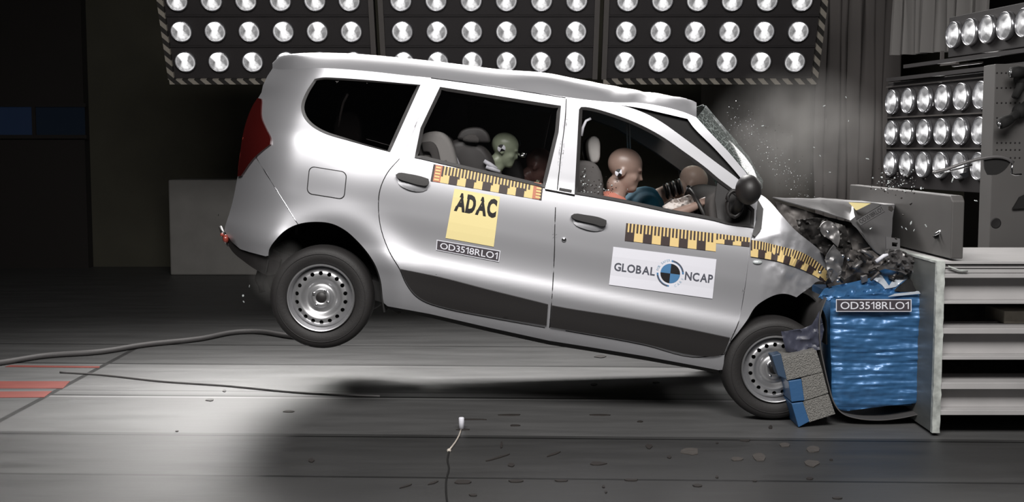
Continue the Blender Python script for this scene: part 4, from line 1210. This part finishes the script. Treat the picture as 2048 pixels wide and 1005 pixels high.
D3 = dummy('child crash test dummy with pale green head, behind the rear door window', .52, (930, 400), (975, 355), (997, 333), (1009, 298), 18, .84, (1040, 400), (1080, 440), (1010, 385), (1050, 375), .11, .07, M['headgreen'], M['trim'], [(1003, 297, 8)], k=.7)
b = MB(); b.tube([W(1036, 308, .47), W(1043, 312, .45), W(1051, 313, .45)], [.007, .009, .007], 8); b.ball(W(1048, 309, .47), .016, 8); b.build('head_sensor', [M['chrome']], D3)
D4 = dummy('child crash test dummy with dark maroon head, bent forward beside the pillar', .88, (985, 410), (1035, 375), (1055, 354), (1076, 330), 30, .92, (1060, 420), (1090, 460), (1060, 395), (1080, 390), .11, .07, M['maroon'], M['maroon'], k=.75)
# child seats
def child_seat(label, y0, y1, hpoly, spoly, m):
    r = empty('child_seat', W(spoly[0][0], spoly[0][1] + 60, (y0 + y1) / 2), label, 'child seat', 'child seats on the rear bench')
    slab('shell', spoly, y0 + .02, y1 - .02, m, r, .05); slab('head_support', hpoly, y0, y1, m, r, .04)
    for yy in (y0, y1): slab('side_wing', [(x * .55 + hpoly[0][0] * .45 + 10, yv * .6 + hpoly[0][1] * .4 + 4) for x, yv in hpoly], yy - .03, yy + .03, M['seatdark'], r, .02)
    return r
cs1 = child_seat('charcoal child seat around the dummy with the green head', .36, .70, [(913, 278), (922, 262), (940, 255), (965, 257), (978, 270), (980, 286), (940, 284)], [(896, 300), (902, 284), (925, 278), (955, 284), (975, 300), (990, 330), (985, 400), (905, 395)], M['childseat'])
for P in (((904, 306), (910, 318), (918, 330)), ((968, 322), (980, 330), (994, 338)), ((972, 334), (985, 338), (1000, 344))):
    b = MB(); b.tube([W(x, y, .345) for x, y in P], [.012, .016, .010], 8); b.build('harness_strap', M['white'], cs1)
child_seat('dark child seat on the far side of the rear bench, mostly hidden', .76, 1.06, [(1000, 290), (1010, 272), (1030, 270), (1042, 290), (1030, 305)], [(985, 320), (1000, 300), (1030, 310), (1050, 360), (1045, 410), (985, 405)], M['childseat'])

# ------------------------------------------------------------------ barrier at the right
YP = -.35
xl, xr_ = W(1876, 523, YP).x, W(1889, 523, YP).x
zt = W(1880, 523, YP).z
FR = empty('barrier_stand', (xr_ + .3, 0, 0), 'pale grey steel frame of three beams with an upright mounting plate, at the right', 'barrier frame')
b = MB(); b.box((xl, YP + .004, .02), (xr_, .70, zt - .002)); b.build('mounting_plate', M['mountplate'], FR, smooth=False)
b = MB()
n_ = 40; vs = []
for i in range(n_ + 1):
    z = .02 + (zt - .02) * i / n_; j = .006 * fbm(i * .5, 0, 3)
    vs += [(xl - .004 + j, YP, z), (xr_ + .004 - j, YP, z), (xr_ + .004, YP + .03, z), (xl - .004, YP + .03, z)]
b.add(vs, [(i * 4 + k, i * 4 + (k + 1) % 4, i * 4 + 4 + (k + 1) % 4, i * 4 + 4 + k) for i in range(n_) for k in range(4)] + [(3, 2, 1, 0), tuple(n_ * 4 + k for k in range(4))])
b.box((xl - .004, YP + .03, zt - .012), (xr_ + .004, .70, zt))
b.build('plate_edge', M['frameedge'], FR, smooth=False)
def zz(py): return W(1950, py, YP).z
XE = 3.7
for t, fb, wb, bt in ((548, 557, 604, 609), (658, 669, 714, 721), (767, 780, 822, 832)):
    b = MB()
    b.box((xr_ + .005, YP + .01, zz(fb)), (XE, -.05, zz(t))); b.box((xr_ + .005, YP + .01, zz(bt)), (XE, -.05, zz(wb)))
    b.box((xr_ + .005, YP + .09, zz(wb)), (XE, YP + .11, zz(fb)))
    b.build('beam', M['framepaint'], FR, smooth=False, bevel=.003)
b = MB(); b.box((xr_ + .003, YP + .01, zz(529)), (XE, .60, zz(523.5))); b.box((xr_ + .003, YP + .03, zz(538)), (XE, .60, zz(531))); b.box((xr_ + .003, YP + .015, zz(547)), (XE, .50, zz(540)))
b.build('top_cap', M['framepaint'], FR, smooth=False, bevel=.002)
b = MB(); b.tube([(xr_ + .02, YP - .005, zz(533)), (xr_ + .08, YP - .005, zz(541)), (xr_ + .13, YP - .004, zz(542))], .006, 6); b.build('weld_bead', M['frameedge'], FR)
b = MB(); b.box((3.3, -.25, 0), (3.5, .4, zz(540))); b.build('post', M['framepaint'], FR, smooth=False)
b = MB(); b.box((xr_ + .02, .35, 0), (XE, .45, zz(545))); b.build('back_plate', M['darksteel'], FR, smooth=False)
c0, c1 = W(1999, 657, -.1), W(2075, 634, -.1)
b = MB(); b.box((c0.x, -.16, zz(658) + .001), (c1.x, .12, zz(658) + .075)); tag(b.build('packing_block', M['wood'], bevel=.004, smooth=False), 'pale block lying on the middle beam of the barrier frame', 'block')

# tall grey barrier face behind the mounting plate
yn, yf = -.33, 1.72
xb = W(1905, 392, yn).x
zb2 = W(1905, 392, yn).z
LP = [(yn, zt + .012), (yn, zb2 - .03), (yn + .03, zb2), (yf, zb2), (yf, 0), (.74, 0), (.74, zt + .012)]
b = MB(); n_ = len(LP)
b.add([(xb, y, z) for y, z in LP] + [(xb + .07, y, z) for y, z in LP], [tuple(range(n_)), tuple(range(2 * n_ - 1, n_ - 1, -1))] + [(i, n_ + i, n_ + (i + 1) % n_, (i + 1) % n_) for i in range(n_)])
b.build('barrier_plate', M['wallplate'], smooth=False, bevel=.006)
o = bpy.data.objects['barrier_plate']; tag(o, 'broad dull grey barrier plate standing behind the crushed bonnet', 'barrier plate')

# deformable barrier block wrapped in blue foil
DB = empty('crash_barrier_block', W(1750, 850, .25), 'blue foil wrapped crushable block fixed to the frame, hit by the car', 'crash barrier')
FACE = [(1661, 598), (1700, 592), (1760, 588), (1841, 583), (1843, 640), (1841, 720), (1844, 806), (1780, 812), (1720, 819), (1682, 821), (1668, 806), (1663, 740), (1660, 660)]
def BD(x, y):
    e = min(1, max(0, (x - 1660) / 22.0)) * min(1, max(0, (822 - y) / 22.0))
    return -.03 - .035 * e ** .5 + .011 * fbm(x / 150.0, y / 9.0, 2.0) + .006 * fbm(x / 60.0, y / 4.0, 5.0) + .012 * fbm(x / 60., y / 50., 1)
q, t = region(crv(FACE, corner=60), (), 3.2)
b = MB(); b.add([W(x, y, BD(x, y)) for x, y in q], t)
lo, hi = W(1668, 815, 0), W(1842, 590, 0)
b.box((lo.x + .01, .0, lo.z + .01), (xl - .005, .62, hi.z - .01))
b.build('core_block', [M['bluefoil']], DB)
FOIL = [(1636, 596), (1648, 578), (1668, 572), (1700, 566), (1742, 556), (1752, 545), (1770, 538), (1800, 545), (1822, 533), (1834, 540), (1838, 560), (1842, 586), (1800, 590), (1740, 594), (1664, 604)]
def ftilt(x, y): return -.02 + .30 * max(0, (590 - y) / 60.0)
def FOD(x, y): return ftilt(x, y) + .09 * (abs(fbm(x / 60., y / 40., 3)) - .3) + .012 * fbm(x / 16., y / 16., 1)
sheet('crumpled_foil', FOIL, FOD, M['bluefoil'], DB, step=3.5, solid=.003)
sheet('foil_highlight', [(1742, 556), (1756, 548), (1764, 552), (1778, 572), (1786, 560), (1800, 545), (1822, 543), (1833, 537), (1826, 552), (1806, 562), (1792, 574), (1770, 578), (1764, 570)], lambda x, y: FOD(x, y) - .012, M['foilhighlight'], DB, step=3.5, solid=.003)  # pale sheet over the blue foil, painting the highlights on its folds
sheet('foil_highlight', [(1776, 594), (1790, 588), (1838, 583), (1841, 588), (1800, 592)], -.085, M['foilhighlight'], DB, step=4, solid=.003)
sheet('hollow_shade', [(1795, 574), (1818, 556), (1836, 548), (1838, 584), (1800, 584), (1788, 582)], lambda x, y: FOD(x, y) - .02, M['softblack'], DB, step=5, solid=.003)  # black sheet over the foil, stands in for shade between the folds
crumple('crumpled_top', [(1770, 502), (1800, 500), (1836, 520), (1838, 545), (1810, 548), (1790, 540), (1768, 530)], .06, .04, M['alu'], DB, 28, 4, 21)
# cover sheet bent round the block
RIB = crv([(1652, 596), (1640, 630), (1638, 660), (1641, 700), (1648, 735), (1656, 770), (1668, 808), (1684, 828), (1712, 838), (1758, 842), (1800, 838), (1843, 829)], False, 80)
vs, fs = [], []
for x, y in RIB:
    for yy in (-.085, .05, .25, .45, .60): vs.append(Vector((W(x, y, -.085).x, yy, W(x, y, -.085).z)))
for i in range(len(RIB) - 1):
    for k in range(4): fs.append((i * 5 + k, i * 5 + k + 1, i * 5 + k + 6, i * 5 + k + 5))
build('cover_sheet', vs, fs, M['alu'], DB, solid=.006)
# three stacked bumper blocks, grey honeycomb with blue faces
YH = -.14
HB = [([(1563, 716), (1633, 701), (1646, 745), (1574, 762)], None),
      ([(1603, 757), (1646, 746), (1657, 787), (1608, 803)], [(1577, 763), (1603, 759), (1609, 802), (1583, 805)]),
      ([(1606, 805), (1657, 789), (1671, 829), (1618, 846)], [(1583, 808), (1606, 805), (1619, 844), (1597, 856)])]
for poly, face in HB:
    fm_ = None
    def prism(P, y0, y1):
        a = [W(x, y, y0) for x, y in P]; c = [Vector((v.x, y1, v.z)) for v in a]
        return a + c, [(0, 1, 2, 3), (7, 6, 5, 4), (0, 4, 5, 1), (1, 5, 6, 2), (2, 6, 7, 3), (3, 7, 4, 0)]
    full = poly if face is None else poly
    b = MB(); vs, fs = prism(full, YH, YH + .55); b.add(vs, fs); hb = b.build('bumper_block', M['honey'], DB, smooth=False, bevel=.004)
    if face:
        b = MB(); vs, fs = prism(face, YH - .004, YH + .54); b.add(vs, fs); b.build('face_sheet', M['bluecard'], hb, smooth=False, bevel=.004, label='blue face of the block')
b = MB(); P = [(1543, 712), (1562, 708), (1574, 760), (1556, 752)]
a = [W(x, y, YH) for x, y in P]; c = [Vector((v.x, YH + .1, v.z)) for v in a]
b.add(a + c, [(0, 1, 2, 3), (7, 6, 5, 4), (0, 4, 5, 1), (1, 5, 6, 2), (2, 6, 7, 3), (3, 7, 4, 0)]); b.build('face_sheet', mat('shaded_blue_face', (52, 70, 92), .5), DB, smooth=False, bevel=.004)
s = Sticker([(1672, 599), (1823, 599), (1823, 624), (1672, 624)], -.10, 0)
s.rect(0, 0, 1, 1, 1, 0); s.rect(.010, .06, .990, .94, 0, 1); s.text('OD3518RLO1', .06, .2, .965, .80, 1, 2, .002)
s.build('test_number_plate', [M['plate'], M['white']], DB)

# ------------------------------------------------------------------ flying pieces
tm = empty('trim_strip', W(1950, 360, -.1), 'curved dark trim strip flying through the air in front of the lamp bank', 'flying part')
b = MB(); b.tube([W(x, y, -.1) for x, y in crv([(1866, 346), (1895, 338), (1930, 326), (1965, 317), (1995, 314), (2015, 318), (2027, 326)], False, 90)], .0095, 8); b.build('edge', M['alu'], tm)
sheet('fin', crv([(1968, 320), (2000, 317), (2022, 324), (2010, 340), (1993, 350), (1976, 350), (1970, 338)], corner=50), -.09, M['softblack'], tm, solid=.012)
b = MB(); b.tube([W(x, y, -.11) for x, y in ((1880, 348), (1900, 342), (1925, 336), (1944, 330))], .006, 6); b.tube([W(2024, 326, -.1), W(2023, 348, -.1), W(2030, 350, -.1), W(2043, 349, -.1)], .006, 6); b.build('wire', M['chrome'], tm)
sheet('clip', [(1918, 348), (1935, 344), (1938, 352), (1930, 357)], -.11, M['chrome'], tm, solid=.006)
lv = empty('flying_bracket', W(1900, 455, -.15), 'bright bent metal lever flying in front of the barrier plate', 'flying part')
b = MB(); b.tube([W(x, y, -.15) for x, y in ((1869, 470), (1885, 462), (1902, 455), (1915, 448), (1912, 438))], [.008, .011, .012, .013, .008], 8); b.build('bar', M['chrome'], lv)
sheet('black_pad', [(1867, 473), (1890, 463), (1916, 453), (1922, 462), (1905, 472), (1872, 479)], -.13, M['softblack'], lv, solid=.02)
sheet('fork', [(1904, 428), (1918, 426), (1925, 436), (1926, 448), (1918, 448), (1916, 438), (1906, 436)], -.14, M['alu'], lv, solid=.01)

def chip(px, py, y, r, m, label, group, flat=.4, name='splinter'):
    c = W(px, py, y); n_ = random.randint(5, 7); vs = []
    R_ = Matrix.Rotation(random.uniform(0, 6), 3, 'Y') @ Matrix.Rotation(random.uniform(0, 2), 3, 'X')
    for sgn in (-1, 1):
        for i in range(n_):
            a = 2 * math.pi * i / n_; q_ = r * random.uniform(.6, 1.15)
            vs.append(c + R_ @ Vector((q_ * math.cos(a), sgn * r * .18, q_ * flat * math.sin(a))))
    fs = [tuple(range(n_)), tuple(range(2 * n_ - 1, n_ - 1, -1))] + [(i, n_ + i, n_ + (i + 1) % n_, (i + 1) % n_) for i in range(n_)]
    return tag(build(name, vs, fs, m, smooth=False), label, 'flying splinter', group)
for x, y, r_ in ((1822, 446, .014), (1742, 457, .008), (1852, 452, .012), (1867, 427, .012), (1828, 461, .009), (1812, 458, .010), (1804, 455, .008), (1880, 500, .006)):
    chip(x, y, .0, r_, M['shard'], 'bright splinter flying in front of the grey barrier plate', 'bright splinters before the barrier plate')
for x, y, r_ in ((1782, 418, .020), (1822, 408, .010), (1806, 430, .010), (1792, 478, .010)):
    chip(x, y, .0, r_, M['debris'], 'black crumb flying in front of the grey barrier plate', 'black crumbs before the barrier plate', .8)
for x, y, r_ in ((1735, 318, .012), (1692, 195, .008), (1648, 212, .009), (1697, 242, .007), (1525, 252, .009), (1628, 295, .007), (1640, 312, .008), (1660, 345, .008), (1905, 360, .016), (1952, 402, .014)):
    chip(x, y, .5, r_, M['shard'], 'clear glass splinter in the air above the bonnet or trim', 'glass splinters in the air')
for x, y, r_ in ((437, 430, .010), (499, 573, .009), (486, 592, .008), (487, 604, .007)):
    chip(x, y, .3, r_, M['darksteel'] if y < 500 else M['shard'], 'small crumb in the air behind the rear bumper', 'crumbs behind the rear bumper', .9)

def spray(name, pts, y0, dy, label, mats_, rr=(.002, .006)):
    b = MB()
    for x, y in pts:
        c = W(x, y, y0 + random.uniform(-dy, dy)); r = random.uniform(*rr)
        R_ = Matrix.Rotation(random.uniform(0, 6), 3, (random.random() + .1, random.random(), random.random()))
        vs = [c + R_ @ Vector(v) * r for v in ((1, 0, 0), (-1, 0, 0), (0, .6, 0), (0, -.6, 0), (0, 0, 1), (0, 0, -1))]
        b.add(vs, [(0, 2, 4), (2, 1, 4), (1, 3, 4), (3, 0, 4), (2, 0, 5), (1, 2, 5), (3, 1, 5), (0, 3, 5)], random.choice((0, 0, 1)))
    return tag(b.build(name, mats_, smooth=False), label, 'glass fragments', kind='stuff')
gau = random.gauss
spray('glass_spray', [(gau(1790, 24), gau(362, 12)) for _ in range(170)], -.05, .12, 'spray of tiny dark and bright glass crumbs below the edge-on lamp bank', [M['debris'], M['shard']], (.003, .007))
pts = []
for _ in range(300):
    t = random.random(); x = 1430 + 170 * t; y = 232 + 185 * t
    pts.append((x + abs(gau(0, 38)) * (1 - .2 * t) + 6, y - abs(gau(0, 14)) + gau(0, 10)))
spray('glass_spray', pts, .75, .5, 'spray of fine windscreen glass above the bonnet', [M['shard'], M['debris']], (.0015, .0036))
spray('glass_spray', [(gau(1185, 26), gau(378, 14)) for _ in range(110)] + [(1160 + random.random() * 12, 335 + random.random() * 55) for _ in range(40)], .16, .03, 'crumbs of broken side glass at the rear corner of the front window', [M['debris'], M['shard']], (.003, .007))

# ------------------------------------------------------------------ on the floor
def hose(name, P, r, m, label, cat, z=None):
    b = MB(); z = r if z is None else z
    q = [G(x, y, z) for x, y in crv(P, False, 90, n=8)]
    b.tube(q, r, 8)
    return tag(b.build(name, m), label, cat)
hose('floor_hose', [(-60, 733), (0, 726), (90, 712), (200, 704), (290, 690), (400, 678), (470, 665), (520, 664), (580, 673), (640, 678), (690, 680)], .022, M['cable'], 'thick grey hose lying across the floor from the left to the rear wheel', 'hose')
hose('floor_cable', [(120, 745), (200, 750), (320, 763), (450, 772), (600, 786), (700, 791), (760, 793)], .007, mat('pale_grey_cable', (104, 102, 102), .6), 'thin grey cable crossing the bright floor plates at the left', 'cable')
pe = empty('marker_peg', G(923, 859), 'small white peg with a short pale cord standing on the floor', 'peg')
b = MB(); c = G(923, 859); b.lathe([(.0005, .0), (.016, .0), (.016, .065), (.013, .07), (.0005, .07)], c, 14, axis='z'); b.build('peg', M['white'], pe)
b = MB(); b.tube([G(x, y, .006) for x, y in crv([(922, 860), (918, 872), (910, 886), (899, 900)], False, 90)], .005, 6); b.ball(G(898, 902, .008), .012, 6); b.build('cord', M['cord'], pe)
hose('trailing_cable', [(898, 904), (895, 920), (898, 938), (893, 958), (892, 980), (895, 1012)], .0045, M['softblack'], 'dark cord running from the white peg to the lower edge of the picture', 'cord')
for i, (P, lb) in enumerate((([(-60, 763), (140, 763), (126, 777), (-60, 777)], 'broad red stripe on the floor at the left edge, the farther of two'),
                           ([(-60, 784), (104, 783), (88, 795), (-60, 796)], 'broad red stripe on the floor at the left edge, the nearer of two'),
                           ([(20, 731), (200, 733), (198, 736), (10, 734)], 'thin red line on the floor at the left, beyond the broad stripes'))):
    q = [G(x, y, .003) for x, y in P]; b = MB(); n_ = 4
    b.add(q + [v - Vector((0, 0, .003)) for v in q], [(0, 1, 2, 3), (0, 4, 5, 1), (1, 5, 6, 2), (2, 6, 7, 3), (3, 7, 4, 0)])
    tag(b.build('floor_stripe', M['red'], smooth=False), lb, 'floor stripe', 'red floor stripes')
SH = [(1003, 890, 5, 14), (996, 915, 54, 3), (1023, 930, 14, 8), (1108, 908, 34, 4), (1196, 927, 36, 7), (1298, 893, 14, 10), (1339, 914, 10, 6), (925, 964, 36, 9), (1031, 962, 34, 5), (1122, 961, 29, 4), (1263, 960, 32, 4),
      (947, 990, 20, 5), (1207, 973, 6, 6), (1212, 984, 5, 5), (812, 972, 26, 3), (868, 965, 24, 4), (1018, 830, 58, 3), (945, 839, 66, 2), (926, 859, 28, 3), (1029, 851, 22, 3), (1200, 830, 46, 3), (1200, 713, 26, 6), (1188, 769, 16, 4), (1312, 765, 14, 3),
      (1541, 854, 8, 8), (1434, 886, 6, 4), (1434, 954, 8, 5), (1395, 971, 20, 5), (1675, 996, 22, 4), (1619, 957, 16, 5), (1491, 881, 22, 5), (420, 800, 18, 5), (449, 782, 8, 4), (354, 862, 8, 3), (577, 823, 22, 4), (623, 921, 14, 9), (1510, 962, 10, 3), (1662, 919, 8, 4), (1280, 843, 12, 3)]
SLANT = {996: .30, 1108: .35, 812: .3, 868: .3}
PATCH = [(1380, 903, 38, 15), (1474, 918, 28, 9), (1518, 915, 26, 20), (1625, 898, 32, 13), (1624, 927, 30, 15), (1568, 890, 24, 8)]
def scrap(x, y, w, h, m, name, label, cat, group):
    n_ = 9; vs = []
    sl = SLANT.get(x, 0)
    P = []
    for i in range(n_):
        a = 2 * math.pi * i / n_; k = random.uniform(.7, 1.1)
        dx, dy = .5 * w * k * math.cos(a), .5 * h * k * math.sin(a); P.append((x + dx, y + dy - sl * dx))
    top = [G(px, py, .005) for px, py in P]
    vs = top + [v - Vector((0, 0, .0045)) for v in top]
    fs = [tuple(range(n_ - 1, -1, -1)), tuple(range(n_, 2 * n_))] + [(i, (i + 1) % n_, n_ + (i + 1) % n_, n_ + i) for i in range(n_)]
    tag(build(name, vs, fs, m, smooth=False), label, cat, group)
for x, y, w, h in SH: scrap(x, y, w, h, M['debris'], 'floor_shard', 'small dark shard lying flat on the grey floor plates', 'shard', 'dark shards on the floor')
M['scrap'] = mat('grey_scrap', (74, 70, 67), .7, vary=.2, vscale=30)
for x, y, w, h in PATCH: scrap(x, y, w, h, M['scrap'], 'torn_scrap', 'flat torn grey scrap on the floor below the front wheel and blue blocks', 'scrap', 'torn scraps below the front wheel')

# ------------------------------------------------------------------ dust
def dust(name, c, r, dens, scale, label):
    m = bpy.data.materials.new(name); m.use_nodes = True; nt = m.node_tree; N, L = nt.nodes, nt.links
    N.remove(N['Principled BSDF'])
    v = N.new('ShaderNodeVolumePrincipled'); v.inputs['Color'].default_value = (.8, .78, .76, 1); v.inputs['Anisotropy'].default_value = .2
    tc = N.new('ShaderNodeTexCoord'); nz = N.new('ShaderNodeTexNoise'); nz.inputs['Scale'].default_value = scale; nz.inputs['Detail'].default_value = 3
    L.new(tc.outputs['Object'], nz.inputs[0])
    ln = N.new('ShaderNodeVectorMath'); ln.operation = 'DIVIDE'; L.new(tc.outputs['Object'], ln.inputs[0]); ln.inputs[1].default_value = r
    le = N.new('ShaderNodeVectorMath'); le.operation = 'LENGTH'; L.new(ln.outputs[0], le.inputs[0])
    fall = N.new('ShaderNodeMath'); fall.operation = 'SUBTRACT'; fall.inputs[0].default_value = 1.0; L.new(le.outputs['Value'], fall.inputs[1]); fall.use_clamp = True
    k = N.new('ShaderNodeMath'); k.operation = 'MULTIPLY_ADD'; L.new(nz.outputs[0], k.inputs[0]); k.inputs[1].default_value = 3.0; k.inputs[2].default_value = -1.0; k.use_clamp = True
    d = N.new('ShaderNodeMath'); d.operation = 'MULTIPLY'; L.new(fall.outputs[0], d.inputs[0]); L.new(k.outputs[0], d.inputs[1])
    d2 = N.new('ShaderNodeMath'); d2.operation = 'MULTIPLY'; L.new(d.outputs[0], d2.inputs[0]); d2.inputs[1].default_value = dens
    L.new(d2.outputs[0], v.inputs['Density']); L.new(v.outputs[0], N['Material Output'].inputs['Volume'])
    b = MB(); b.ball(c, r, 10)
    o = build('dust_cloud', b.v, b.f, m, base=c); tag(o, label, 'dust cloud', kind='stuff')
    return o
dust('windscreen_dust', W(1590, 270, .9), (.62, .6, .48), 1.0, 3.0, 'thin grey dust cloud above the bonnet')
dust('wheel_dust', W(560, 545, .12), (.2, .16, .22), 7.0, 6.0, 'faint dust cloud behind the rear wheel')
